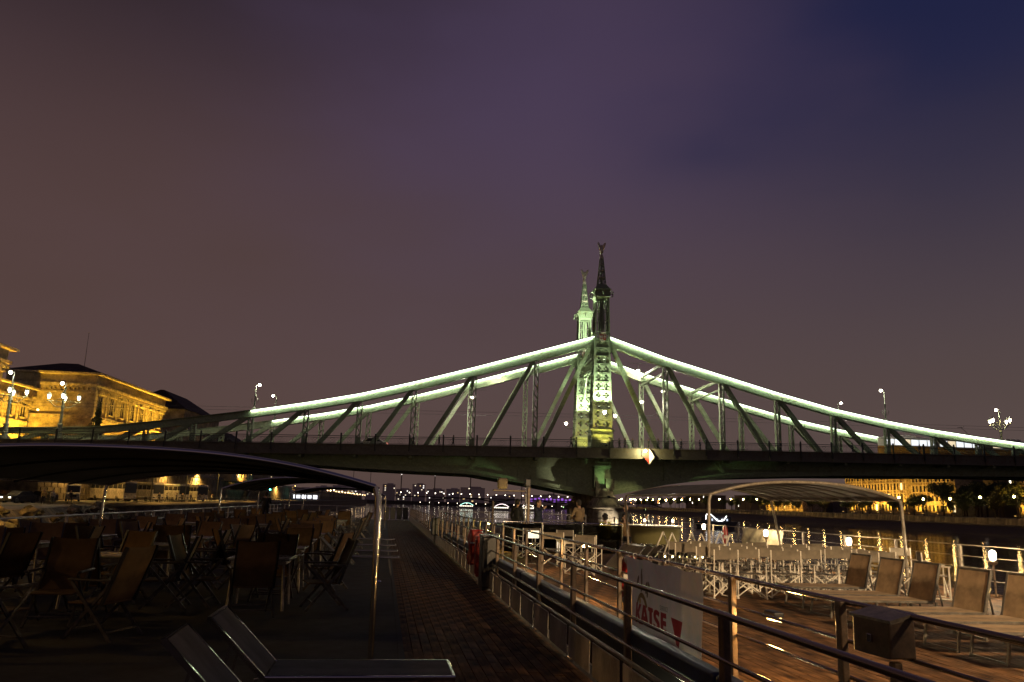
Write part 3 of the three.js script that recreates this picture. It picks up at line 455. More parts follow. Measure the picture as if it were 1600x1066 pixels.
{ // upper street and its retaining wall, lit from street lamps
  const ux = (d) => -55.8 + 0.02 * (d - 115);
  struct('street', quad([-60, 60, 115, 200, 320, 500, 800, 1250].map((d) => [V(ux(d) - 400, 4.4, -d), V(ux(d), 4.4, -d)])), M.asphalt);
  const wall = tag(obj('retaining_wall', quad([-60, 115, 200, 320, 500, 800, 1250].map((d) => [V(ux(d), 4.4, -d), V(ux(d) + 0.6, -1.8, -d)])), M.quayStone), 'long stone retaining wall between the coach quay and the street above', 'wall');
  obj('coping', quad([-60, 115, 200, 320, 500, 800, 1250].map((d) => [V(ux(d) - 0.4, 5.2, -d), V(ux(d) + 0.25, 5.2, -d), V(ux(d) + 0.25, 4.6, -d)])), M.pierStone, wall);
  for (let j = 0; j < 6; j++) for (let i = 0; i < 44; i++) { const d = 132 + i * 2.6 + (j % 2) * 1.2, y = -1.2 + j * 1.0; obj('stone_block', [rb(0.3, 0.9, 2.4, ux(d) + 0.5 - j * 0.09, y, -d, 0.05)], M.quayStone, wall); }
  // ramp stair against the wall
  const st = thing('quay_stair', 'stone stair climbing the retaining wall beyond the coaches', 'stair', [ux(305) + 1.5, -1.8, -305]);
  for (let i = 0; i < 18; i++) obj('step', [bx(2.4, 0.36, 0.7, 0, 0.18 + i * 0.34, -i * 0.9)], M.pierStone, st);
  obj('parapet', [bar(V(1.3, 0.9, 0), V(1.3, 7, -16.2), 0.25, 1.0)], M.pierStone, st);
  // street-lamp posts on the quay that light coaches, road and wall
  const amber = [1, 0.55, 0.12], bulbA = glow(1, 0.6, 0.18, 16);
  const lampAt = (x, y, z, h, cd, label, group) => { const t = thing('street_lamp', label, 'street lamp', [x, y, z], 0, group); obj('pole', [rod(V(0, 0, 0), V(0, h, 0), 0.09, 0.06), pipe([V(0, h, 0), V(0.3, h + 0.4, 0), V(1, h + 0.45, 0)], 0.05, 8, 5)], M.iron, t); obj('lamp_head', [rb(0.7, 0.12, 0.26, 1.2, h + 0.48, 0, 0.04)], M.iron, t); obj('bulb', [ball(0.17, 1.25, h + 0.36, 0)], bulbA, t); spot(V(1.25, h + 0.3, 0), V(1.6, 0, 0), amber, cd, 1.42, t, 0.35, 0.2); return t; };
  lampAt(qx(103) - 16, -1.8, -103, 6.2, 300, 'amber street lamp on the quay road at the very edge of the photo', 'amber lamps on the coach quay');
  [8, 34, 62].forEach((d, i) => lampAt(qx(d) - 4, -1.8, -d, 8.2, 760, `amber quay lamp above the stone slope, ${ORD[i]} beyond the left edge of the photo`, 'amber lamps above the stone slope'));
  [150, 178, 208, 240, 280, 330, 390, 460].forEach((d, i) => lampAt(qx(d) - 17.2, -1.8, -d, 7.2, i === 0 ? 420 : i < 3 ? 760 : 2400, `amber lamp by the retaining wall, ${ORD[i]} along the coach quay beyond the bridge`, 'amber lamps on the coach quay'));
  [140, 165, 200, 245, 300].forEach((d, i) => lampAt(ux(d) - 3, 4.4, -d, 8, 180, `amber lamp on the upper street, ${ORD[i]} beyond the bridge`, 'amber lamps on the upper street'));
  [140, 162, 190, 225].forEach((d, i) => lampAt(qx(d) - 1.6, -1.8, -d, 7, 330, `amber lamp at the quay edge in front of the coaches, ${ORD[i]} from the bridge`, 'amber lamps at the quay edge'));
  // far Pest quay lights: small bulbs in a row
  for (let i = 0; i < 26; i++) { const d = 520 + i * 34, t = thing('street_lamp', 'tiny lamp in the long row on the far coach-side quay', 'street lamp', [qx(d) - 6 - (i % 3) * 5, -1.8, -d], 0, 'far quay lamps on the coach side'); obj('pole', [rod(V(0, 0, 0), V(0, 7, 0), 0.1)], M.iron, t); obj('bulb', [ball(0.5, 0, 7.2, 0, 8, 6)], glow(1, 0.66, 0.3, 12), t); }
  // guard rail on the quay edge
  const rail = thing('quay_railing', 'thin guard railing along the quay edge in front of the coaches', 'railing');
  for (let d = 130; d < 420; d += 6) obj('post', [rod(V(qx(d) - 0.7, -1.8, -d), V(qx(d) - 0.7, -0.75, -d), 0.05)], M.iron, rail);
  for (const y of [-0.75, -1.25]) obj('rail', [rod(V(qx(130) - 0.7, y, -130), V(qx(418) - 0.7, y, -418), 0.045)], M.iron, rail);
}
// coaches, van, cars on the quay
function coach(x, z, turn, label, paint) {
  const t = thing('coach', label, 'coach', [x, -1.79, z], turn, 'coaches parked on the quay');
  obj('body', [rb(12, 1.9, 2.5, 0, 1.35, 0, 0.15)], paint, t); obj('roof', [rb(12, 0.5, 2.45, 0, 3.35, 0, 0.2)], paint, t);
  obj('window_band', [rb(11.8, 1.0, 2.44, 0, 2.6, 0, 0.1)], M.darkGlass, t);
  for (let k = 0; k < 8; k++) for (const q of [1.23, -1.23]) obj('window_post', [bx(0.1, 1.0, 0.03, -5.2 + k * 1.5, 2.6, q)], paint, t);
  obj('windscreen', [rb(0.1, 1.7, 2.2, 6.0, 2.35, 0, 0.04)], M.darkGlass, t);
  for (const q of [0.9, -0.9]) { obj('headlight', [rb(0.1, 0.22, 0.4, 6.0, 0.8, q, 0.04)], M.steel, t); obj('mirror', [rb(0.16, 0.5, 0.2, 6.2, 2.7, q * 1.5, 0.04)], M.blackSteel, t); }
  for (const a of [-3.4, 3.9]) for (const q of [1.1, -1.1]) obj('wheel', [new THREE.CylinderGeometry(0.5, 0.5, 0.3, 16).rotateX(Math.PI / 2).translate(a, 0.5, q)], M.blackSteel, t);
  for (const q of [0.9, -0.9]) obj('tail_light', [rb(0.08, 0.3, 0.2, -6.0, 1.0, q, 0.02)], glow(0.9, 0.05, 0.02, 0.4), t);
}
const coachW = mat(0.55, 0.54, 0.5, 0.35, 0, { map: T.grime, uv: 0.4 }), coachG = mat(0.4, 0.37, 0.33, 0.35, 0, { map: T.grime, uv: 0.4 });
[[158, -49.6, coachG, 'grey'], [168, -47.4, coachG, 'dull grey'], [178, -45.0, coachW, 'white']].forEach(([d, x, m, c], i) => coach(x, -d, -0.75, `${c} coach, ${ORD[i]} in the line parked on the quay after the white van`, m));
coach(-42.4, -188, -0.95, 'white coach at the far end of the line, its windscreen facing the river', coachW);
{
  const t = thing('van', 'white delivery van parked on the quay before the coaches', 'van', [-49.5, -1.79, -139], Math.PI * 0.5 + 0.35);
  const s = prism([[-2.8, 0.35], [-2.85, 1.1], [-2.1, 1.35], [-1.35, 2.45], [-0.9, 2.62], [2.8, 2.65], [2.85, 0.35]], 1.9, 0.06).translate(0, 0, -0.95);
  obj('body', [s], M.white, t); obj('windscreen', [bar(V(-2.14, 1.42, 0), V(-1.46, 2.4, 0), 1.7, 0.04)], M.darkGlass, t);
  for (const q of [1.02, -1.04]) obj('side_window', [prism([[-1.9, 1.4], [-1.3, 2.25], [-0.5, 2.25], [-0.5, 1.4]], 0.02).translate(0, 0, q)], M.darkGlass, t);
  for (const a of [-1.9, 1.9]) for (const q of [0.9, -0.9]) obj('wheel', [new THREE.CylinderGeometry(0.36, 0.36, 0.24, 16).rotateX(Math.PI / 2).translate(a, 0.36, q)], M.blackSteel, t);
  for (const q of [0.7, -0.7]) obj('headlight', [rb(0.08, 0.24, 0.34, -2.88, 0.95, q, 0.03)], M.steel, t);
  obj('grille', [rb(0.06, 0.3, 1.0, -2.89, 0.85, 0, 0.02)], M.blackSteel, t);
}
{
  const dark = [mat(0.02, 0.022, 0.025, 0.2, 0, { clearcoat: 1 }), mat(0.05, 0.03, 0.025, 0.2, 0, { clearcoat: 1 }), mat(0.03, 0.035, 0.05, 0.2, 0, { clearcoat: 1 })];
  [[108, 9, 1.2, 'dark parked car with glowing headlights behind the couple on the quay', true], [116, 13, 1.3, 'dark parked car behind the couple, farther from the river', false], [122, 11, 1.25, 'dark car parked under the bridge end nearest the van', false], [129, 13.5, 1.4, 'blue-black car parked just before the white van', false], [121, 16, 1.3, 'dark brown car against the wall under the bridge', false]].forEach(([d, o, a, l, on], i) => { const t = thing('car', l, 'car', [qx(d) - o, -1.79, -d], a, 'cars parked on the quay'); carMesh(t, dark[i % 3], 4.3, 1.45, on); });
}
{ // traffic signals and lit kiosks far along the quay
  const sig = (d, o, h, label) => { const t = thing('traffic_signal', label, 'traffic light', [qx(d) - o, -1.8, -d]); obj('pole', [rod(V(0, 0, 0), V(0, h, 0), 0.09)], M.iron, t); obj('housing', [rb(0.5, 1.5, 0.3, 0, h + 0.4, 0, 0.06)], M.blackSteel, t); obj('red_lens', [ball(0.16, 0, h + 0.9, 0.13)], mat(0.1, 0.01, 0.01, 0.3), t); obj('amber_lens', [ball(0.16, 0, h + 0.42, 0.13)], mat(0.1, 0.06, 0.01, 0.3), t); obj('green_lamp', [ball(0.3, 0, h - 0.05, 0.13)], glow(0.05, 1, 0.6, 14), t); point(V(0, h - 0.05, 0.6), [0.1, 1, 0.6], 12, 0.2, t); };
  sig(300, 6, 4.0, 'traffic signal showing green beside the stair on the quay'); sig(430, 9, 4.6, 'smaller green traffic signal in front of the lit kiosk');
  const k = thing('kiosk', 'brightly lit white kiosk far along the quay', 'kiosk', [qx(455) - 10, -1.8, -455]);
  obj('wall', [bx(16, 3.4, 5, 0, 1.7, 0)], M.white, k); obj('roof', [bx(17, 0.3, 6, 0, 3.55, 0)], M.white, k);
  for (let i = 0; i < 5; i++) obj('lit_window', [bx(2.1, 1.9, 0.1, -6 + i * 3, 1.7, 2.53)], glow(0.9, 0.93, 1, i % 2 ? 1.6 : 3.2), k);
}
// ---------- the floodlit university-like palace beyond the bridge ----------
{
  const th = Math.PI / 2 - BA, base = 4.4;
  const floodC = [1, 0.55, 0.05];
  function wing(name, label, px, pz, L, D, H, bays, opt = {}) {
    const t = thing(name, label, 'building', [px, base, pz], th), h = H - base;
    obj('wall', [bx(L, h - 1.2, D, L / 2, (h - 1.2) / 2, -D / 2)], opt.wall ?? M.plaster, t);
    obj('cornice', [bx(L + 1.6, 0.5, D + 1.6, L / 2, h - 2.6, -D / 2), bx(L + 1.0, 0.35, D + 1.0, L / 2, h - 3.0, -D / 2), bx(L + 0.6, 0.3, D + 0.6, L / 2, h - 4.1, -D / 2)], M.trimStone, t);
    for (let i = 0; i < L / 0.9; i++) obj('dentil', [bx(0.4, 0.45, 0.7, 0.45 + i * 0.9, h - 3.4, 0.3)], M.trimStone, t);
    for (let i = 0; i < D / 0.9 && opt.side; i++) obj('dentil', [bx(0.7, 0.45, 0.4, -0.3, h - 3.4, -0.45 - i * 0.9)], M.trimStone, t);
    obj('eave', [bx(L + 2.6, 0.4, D + 2.6, L / 2, h - 0.4, -D / 2)], M.trimStone, t);
    obj('frieze', [bx(L + 0.5, 2.0, D + 0.5, L / 2, h - 1.5, -D / 2)], M.plasterB, t);
    const r = opt.roof ?? 2.6; obj('roof', [(() => { const g = new THREE.BoxGeometry(1, 1, 1), p = g.attributes.position; for (let k = 0; k < p.count; k++) { const u = p.getY(k) > 0; p.setXYZ(k, L / 2 + Math.sign(p.getX(k)) * (u ? L / 2 - D * 0.38 : L / 2 + 1.1), u ? h + r : h - 0.2, -D / 2 + Math.sign(p.getZ(k)) * (u ? D * 0.1 : D / 2 + 1.1)); } g.computeVertexNormals(); return g; })()], M.roofTile, t);
    obj('string_course', [bx(L + 0.5, 0.4, D + 0.5, L / 2, h * 0.52, -D / 2), bx(L + 0.7, 0.25, D + 0.7, L / 2, h * 0.52 + 0.3, -D / 2)], M.trimStone, t);
    const bw2 = L / bays, wy = h * 0.56, wh = opt.wh ?? 3.3;
    for (let i = 0; i < bays; i++) {
      const x = bw2 * (i + 0.5);
      for (const [y, hh, ped] of [[wy + 0.5, wh, true], [h * 0.12, wh * 0.9, false]]) {
        const w = obj('window', [bx(1.9, hh, 0.25, x, y + hh / 2, -0.02)], M.darkGlass, t);
        obj('window_frame', [bx(0.22, hh + 0.3, 0.35, x - 1.05, y + hh / 2, 0.1), bx(0.22, hh + 0.3, 0.35, x + 1.05, y + hh / 2, 0.1), bx(0.16, hh, 0.2, x, y + hh / 2, 0.1), bx(1.9, 0.14, 0.2, x, y + hh * 0.66, 0.1), bx(2.5, 0.25, 0.5, x, y - 0.1, 0.15)], M.trimStone, w);
        if (ped && !opt.arch) obj('pediment', [prism([[-1.7, 0], [1.7, 0], [0, 0.95]], 0.5).translate(x, y + hh + 0.55, 0.05), bx(3.5, 0.22, 0.7, x, y + hh + 0.45, 0.2)], M.trimStone, w);
        if (ped && opt.arch) obj('arch', [new THREE.TorusGeometry(1.05, 0.16, 6, 14, Math.PI).translate(x, y + hh, 0.12), new THREE.CylinderGeometry(0.95, 0.95, 0.1, 16, 1, false, -Math.PI / 2, Math.PI).rotateX(Math.PI / 2).translate(x, y + hh, 0.08)], M.trimStone, w);
      }
      obj('pilaster', [bx(0.7, h * 0.34, 0.35, bw2 * i + 0.35, wy + h * 0.15, 0.12), bx(0.95, 0.3, 0.5, bw2 * i + 0.35, wy + h * 0.32, 0.15)], M.trimStone, t);
    }
    for (let j = 0; j < 12; j++) obj('rusticated_stone', [bx(1.1, h * 0.048, 0.4, 0.6, h * 0.1 + j * h * 0.062, 0.1)], M.trimStone, t);
    for (let i = 0; i < Math.round(L / 9); i++) { // floodlights on the pavement
      const x = (i + 0.5) * L / Math.round(L / 9), f = thing('ground_floodlight', opt.fl + `, ${ORD[i]} along its front`, 'floodlight', [0, 0, 0], 0, 'floodlights in front of the palace');
      const q = V(x, 0.4, 3.6).applyAxisAngle(V(0, 1, 0), th).add(V(px, base, pz)), to = V(x, h * 0.62, 0).applyAxisAngle(V(0, 1, 0), th).add(V(px, base, pz)); f.position.copy(q); const d = to.sub(q), u = d.clone().normalize();
      obj('housing', [along(new THREE.BoxGeometry(0.7, 0.5, 0.3), V(0, 0, 0), u), bx(0.2, 0.4, 0.2, 0, -0.3, 0)], M.blackSteel, f); obj('lamp_glass', [along(new THREE.BoxGeometry(0.6, 0.4, 0.03), u.clone().multiplyScalar(0.17), u.clone().multiplyScalar(1.17))], glow(1, 0.7, 0.2, 4), f);
      spot(u.clone().multiplyScalar(0.25), d, floodC, (opt.cd ?? 520) * 7, 1.0, f, 0.6, 0.3);
    }
    return t;
  }
  const R = onWing(-58.8, -169), c0 = BN.clone();
  function onWing(x, z) { return V(x, 0, z); }
  wing('palace_wing', 'floodlit yellow palace wing with pedimented windows beyond the bridge', R.x, R.z, 40, 17, 23.4, 7, { side: true, fl: 'floodlight before the pedimented palace wing', cd: 560 });
  wing('palace_gallery', 'floodlit yellow palace gallery with arched windows, set back beside the grey side wall', R.x - 11.5 - BN.x * 30, R.z - BN.z * 30, 29.5, 14, 19.8, 6, { arch: true, roof: 0.6, fl: 'floodlight before the arched palace gallery', cd: 420 });
  wing('palace_corner_wing', 'tall yellow palace corner wing cut by the edge of the photo', R.x - 1.9 - BN.x * 58, R.z - BN.z * 58, 28, 18, 22.8, 4, { fl: 'floodlight before the palace corner wing', cd: 520 });
  // mast and flue on the roof, low dark houses farther on
  const mast = thing('roof_mast', 'thin flagpole on the palace roof', 'flagpole', [-62.5, 26, -172]); obj('pole', [rod(V(0, -4, 0), V(0, 6, 0), 0.07, 0.03)], M.iron, mast); obj('finial', [ball(0.1, 0, 6, 0)], M.gilt, mast);
  const far = (label, x, z, w, d, h, m, r) => { const t = thing('house', label, 'building', [x, base, z], th, 'dark houses beyond the palace'); obj('wall', [bx(w, h, d, w / 2, h / 2, -d / 2)], m, t); obj('roof', [(() => { const g = new THREE.BoxGeometry(1, 1, 1), p = g.attributes.position; for (let k = 0; k < p.count; k++) { const u = p.getY(k) > 0; p.setXYZ(k, w / 2 + Math.sign(p.getX(k)) * (u ? w * 0.3 : w / 2 + 0.6), u ? h + r : h, -d / 2 + Math.sign(p.getZ(k)) * (u ? 0.5 : d / 2 + 0.6)); } g.computeVertexNormals(); return g; })()], M.roofTile, t); for (let i = 0; i < 6; i++) for (let j = 0; j < 3; j++) { const wi = obj('window', [bx(1.3, 2, 0.2, w / 7 * (i + 1), 2.2 + j * h / 3.3, 0.02)], (i * 3 + j) % 7 === 3 ? glow(1, 0.75, 0.4, 0.7) : M.darkGlass, t); } };
  far('dark house with a hipped roof just beyond the palace', -55, -226, 34, 18, 18, M.plasterB, 6);
  far('orange-lit house low behind the truss beyond the palace', -50, -275, 30, 16, 12, M.plaster, 5);
  far('dark low house farthest beyond the palace', -46, -322, 40, 16, 12, M.plasterB, 4);
  const f2 = thing('ground_floodlight', 'floodlight before the orange-lit house', 'floodlight', [-43, base, -286]); obj('housing', [bx(0.5, 0.5, 0.5, 0, 0.3, 0)], M.blackSteel, f2); obj('lamp_glass', [bx(0.3, 0.03, 0.3, 0, 0.57, 0)], glow(1, 0.6, 0.2, 4), f2); spot(V(0, 0.7, 0), V(-7, 9, -2), [1, 0.5, 0.1], 2200, 1.1, f2, 0.6);
  const gl = thing('market_hall', 'long glazed hall roof glowing grey behind the truss end', 'building', [-58, base, -213], th); obj('wall', [bx(44, 5, 12, 22, 2.5, -6)], M.plasterB, gl); for (let i = 0; i < 12; i++) { obj('glazing_bar', [bar(V(i * 4, 5, 0.2), V(i * 4, 8.5, -6), 0.15)], M.iron, gl); } obj('glass_roof', [bar(V(22, 5, 0.1), V(22, 8.5, -6), 44, 0.1, V(0, 1, 0))], mat(0.3, 0.32, 0.3, 0.3), gl);
}
// ---------- the opposite bank ----------
const ox = (d) => 268 + 0.075 * (d - 330);                  // water edge of the opposite bank at d metres ahead
{
  const dd = [120, 330, 460, 700, 1000, 1400, 2200];
  struct('far_quay', quad(dd.map((d) => [V(ox(d), WY - 1, -d), V(ox(d) + 5, -3.4, -d), V(ox(d) + 14, -3.2, -d), V(ox(d) + 14.5, -0.4, -d), V(ox(d) + 500, 0.2, -d)])), M.quayStone);
  struct('far_road', quad(dd.map((d) => [V(ox(d) + 5.5, -3.33, -d), V(ox(d) + 13, -3.17, -d)])), M.asphalt);
  struct('kerb', quad(dd.map((d) => [V(ox(d) + 4.6, -3.0, -d), V(ox(d) + 5.2, -3.0, -d)])), M.pierStone);
  const amber = [1, 0.56, 0.12], bulbA = glow(1, 0.62, 0.2, 130);
  // lamps on the upper quay: those nearest stand apart, the rest thin out towards the next bridge
  let n = 0;
  for (let d = 322; d < 1300; d += d < 620 ? 23 : 30) {
    const t = thing('street_lamp', 'amber street lamp in the row along the opposite embankment', 'street lamp', [ox(d) + 15.5, -0.35, -d], 0, 'amber lamps along the opposite embankment'), h = rr(8.4, 9.6);
    obj('pole', [rod(V(0, 0, 0), V(0, h, 0), 0.14, 0.09), pipe([V(0, h, 0), V(-0.5, h + 0.6, 0), V(-1.6, h + 0.6, 0)], 0.08, 6, 5)], M.iron, t);
    obj('bulb', [ball(d < 620 ? 0.46 : 0.5, -1.7, h + 0.45, 0, 8, 6)], bulbA, t);
    if (n++ < 16) point(V(-1.7, h + 0.45, 0), amber, 900, 0.35, t);
  }
  for (let i = 0; i < 70; i++) { // lights of the quarter behind
    const d = rr(560, 1500), o = rr(24, 130), t = thing('street_lamp', 'orange light among the streets behind the opposite embankment', 'street lamp', [ox(d) + o, 0, -d], 0, 'orange lights behind the opposite embankment'), h = rr(4, 13);
    obj('pole', [rod(V(0, 0, 0), V(0, h, 0), 0.12)], M.iron, t); obj('bulb', [ball(rr(0.3, 0.6), 0, h, 0, 8, 6)], [bulbA, glow(1, 0.4, 0.08, 16), glow(1, 0.8, 0.5, 18)][i % 3], t);
  }
  // floodlit university blocks
  function block(label, d, o, L, D, H, floors, bays, cd, m = M.plaster) {
    const t = thing('university_block', label, 'building', [ox(d) + o, 0, -d], -Math.PI / 2 - 0.075), h = H;  // local x towards the camera, z towards the river
    obj('wall', [bx(L, h, D, L / 2, h / 2, -D / 2)], m, t);
    obj('cornice', [bx(L + 1.4, 0.8, D + 1.4, L / 2, h - 0.6, -D / 2), bx(L + 0.8, 0.5, D + 0.8, L / 2, h - 1.5, -D / 2), bx(L + 0.5, 0.5, D + 0.5, L / 2, h * 0.3, -D / 2)], M.trimStone, t);
    obj('roof', [(() => { const g = new THREE.BoxGeometry(1, 1, 1), p = g.attributes.position; for (let k = 0; k < p.count; k++) { const u = p.getY(k) > 0; p.setXYZ(k, L / 2 + Math.sign(p.getX(k)) * (u ? L / 2 - 5 : L / 2 + 0.8), u ? h + 6 : h, -D / 2 + Math.sign(p.getZ(k)) * (u ? D * 0.2 : D / 2 + 0.8)); } g.computeVertexNormals(); return g; })()], M.roofTile, t);
    for (let j = 0; j < floors; j++) for (let i = 0; i < bays; i++) {
      const x = L / bays * (i + 0.5), y = 2.2 + j * (h - 4) / floors, hh = (h - 4) / floors * 0.62, lit = (i * 5 + j * 3) % 23 === 4;
      const w = obj(lit ? 'lit_window' : 'window', [bx(L / bays * 0.4, hh, 0.3, x, y + hh / 2, 0.02)], lit ? glow(1, 0.8, 0.45, 1.6) : M.darkGlass, t);
      obj('window_surround', [bx(L / bays * 0.62, 0.4, 0.8, x, y + hh + 0.4, 0.2), bx(L / bays * 0.55, 0.3, 0.7, x, y - 0.2, 0.2)], M.trimStone, w);
    }
    for (let i = 0; i <= bays; i += 2) obj('pilaster', [bx(1.1, h * 0.6, 0.7, clamp(L / bays * i, 0.6, L - 0.6), h * 0.62, 0.2)], M.trimStone, t);
    const nf = Math.max(2, Math.round(L / 14));
    for (let i = 0; i < nf; i++) {
      const f = thing('ground_floodlight', `orange floodlight, ${ORD[i]} before the ${label.split(' ').slice(0, 8).join(' ')}`, 'floodlight', [0, 0, 0], 0, 'floodlights before the opposite buildings'), x = L / nf * (i + 0.5), a = -Math.PI / 2 - 0.075;
      const q = V(x, 0.6, 7).applyAxisAngle(V(0, 1, 0), a).add(t.position), to = V(x, h * 0.55, 0).applyAxisAngle(V(0, 1, 0), a).add(t.position), u = to.clone().sub(q); f.position.copy(q);
      obj('housing', [bx(0.8, 0.6, 0.8, 0, 0, 0)], M.blackSteel, f); obj('lamp_glass', [bx(0.6, 0.05, 0.6, 0, 0.33, 0)], glow(1, 0.6, 0.15, 6), f); spot(V(0, 0.5, 0), u, [1, 0.52, 0.07], cd * 6, 1.1, f, 0.6, 0.3);
    }
  }
  block('orange floodlit block with tall windows, widest on the opposite bank', 525, 42, 75, 24, 30, 4, 20, 620);
  block('orange floodlit block beside a dark gap of trees on the opposite bank', 448, 44, 42, 22, 27, 4, 11, 420);
  block('orange building at the edge of the photo on the opposite bank', 355, 42, 26, 18, 24, 4, 8, 420);
  block('low orange hall behind the lamp row on the opposite bank', 640, 30, 70, 16, 9, 2, 20, 110);
  const dk = (label, d, o, w, h, dp) => { const t = thing('dark_house', label, 'building', [ox(d) + o, 0, -d], -Math.PI / 2 - 0.075, 'unlit houses on the opposite bank'); obj('wall', [bx(w, h, dp, w / 2, h / 2, -dp / 2)], mat(0.12, 0.1, 0.085, 0.9), t); obj('roof', [bx(w + 1, 0.6, dp + 1, w / 2, h + 0.3, -dp / 2)], M.roofTile, t); const g = []; for (let i = 0; i < 5; i++) if ((i * 7 + w) % 3 < 1) obj('lit_window', [bx(1.4, 1.8, 0.2, (i + 1) * w / 6, h * (0.3 + 0.15 * i), 0.1)], glow(1, 0.9, 0.75, 4), t); };
  dk('dark house with two lit windows between the orange blocks', 404, 54, 45, 25, 20); dk('dark house far back behind the lamp row', 640, 60, 60, 16, 20); dk('dark house beyond the low orange hall', 740, 40, 60, 13, 20); dk('dark house near the next bridge on the opposite bank', 900, 40, 80, 14, 20);
}
// ---------- trees ----------
function crownGeo(n, rx, ry, leaf, seedN, cone) {
  const p = [], nn = [], k0 = seed; seed = seedN;
  const clumps = [...Array(14)].map(() => { const a = rr(0, 6.28), u = rr(-1, 1), r = Math.cbrt(rnd()) * 0.75; return [Math.cos(a) * Math.sqrt(1 - u * u) * r, u * r, Math.sin(a) * Math.sqrt(1 - u * u) * r, rr(0.25, 0.5)]; });
  for (let i = 0; i < n; i++) {
    const c = clumps[i % 14], a = rr(0, 6.28), u = rr(-1, 1), r = c[3] * Math.cbrt(rnd());
    let x = (c[0] + Math.cos(a) * Math.sqrt(1 - u * u) * r), y = c[1] + u * r, z = c[2] + Math.sin(a) * Math.sqrt(1 - u * u) * r;
    if (cone) { const t = rnd(); y = t * 2 - 1; const q = (1 - t) * (0.45 + 0.55 * rnd()) * (0.75 + 0.25 * Math.sin(t * 40)); x = Math.cos(a) * q; z = Math.sin(a) * q; }
    x *= rx; y *= ry; z *= rx;
    const e1 = V(rr(-1, 1), rr(-1, 1), rr(-1, 1)).normalize().multiplyScalar(leaf * rr(0.6, 1.3)), e2 = V(rr(-1, 1), rr(-1, 1), rr(-1, 1)).cross(e1).normalize().multiplyScalar(leaf * rr(0.4, 0.8));
    const q = [[-1, -0.4], [1, -0.4], [0.2, 1]].map(([f, h]) => V(x, y, z).addScaledVector(e1, f).addScaledVector(e2, h)), m = q[1].clone().sub(q[0]).cross(q[2].clone().sub(q[0])).normalize();
    for (const v of q) { p.push(v.x, v.y, v.z); nn.push(m.x, m.y, m.z); }
  }
  seed = k0;
  const g = new THREE.BufferGeometry(); g.setAttribute('position', new THREE.Float32BufferAttribute(p, 3)); g.setAttribute('normal', new THREE.Float32BufferAttribute(nn, 3)); g.setAttribute('uv', new THREE.Float32BufferAttribute(new Float32Array(p.length / 3 * 2), 2)); return g;
}
const leafM = [[0.06, 0.08, 0.025], [0.08, 0.085, 0.03], [0.045, 0.07, 0.025]].map((c) => mat(...c, 0.9, 0, { transmission: 0.25, thickness: 0, side: THREE.DoubleSide }));
const crowns = [crownGeo(2600, 4.2, 3.6, 0.34, 11), crownGeo(2600, 3.6, 4.4, 0.34, 22), crownGeo(2400, 4.8, 3.2, 0.36, 33)], coneC = crownGeo(3000, 3.4, 6.2, 0.3, 44, true);
const barkM = mat(0.06, 0.045, 0.03, 0.95);
function tree(label, x, y, z, k, i, group, cone) {
  const t = thing(cone ? 'conifer_tree' : 'embankment_tree', label, 'tree', [x, y, z], i * 1.3, group); t.scale.setScalar(k);
  const H = cone ? 7.4 : 5.6, tr = [rod(V(0, 0, 0), V(0.1, H * 0.6, 0), 0.3, 0.2), rod(V(0.1, H * 0.6, 0), V(0, H + 1, 0.1), 0.2, 0.06)];
  if (!cone) for (const a of [0.3, 2.2, 4.1, 5.3]) tr.push(rod(V(0.1, H * 0.55, 0), V(Math.cos(a) * 2.4, H + 0.8, Math.sin(a) * 2.4), 0.12, 0.04, 6));
  obj('trunk', tr, barkM, t);
  const c = sh(new THREE.Mesh(cone ? coneC : crowns[i % 3], leafM[i % 3])); c.name = 'crown'; c.position.y = H + 1.2; t.add(c);
}
for (let i = 0, d = 330; d < 1100; i++, d += d < 640 ? 14 : 30) { const o = rr(18, 30); tree('leafy tree behind the amber lamp row on the opposite embankment', ox(d) + o, -0.2, -d, rr(0.8, 1.35), i, 'trees along the opposite embankment'); }
for (let i = 0; i < 9; i++) tree('large dark tree in the gap between the orange blocks', ox(354 + i * 6) + rr(32, 42), 0, -354 - i * 6, rr(1.5, 2.0), i, 'dark trees in the gap on the opposite bank');
tree('dark conifer in front of the grey palace side wall', -56.2, 4.4, -165, 0.85, 0, null, true);
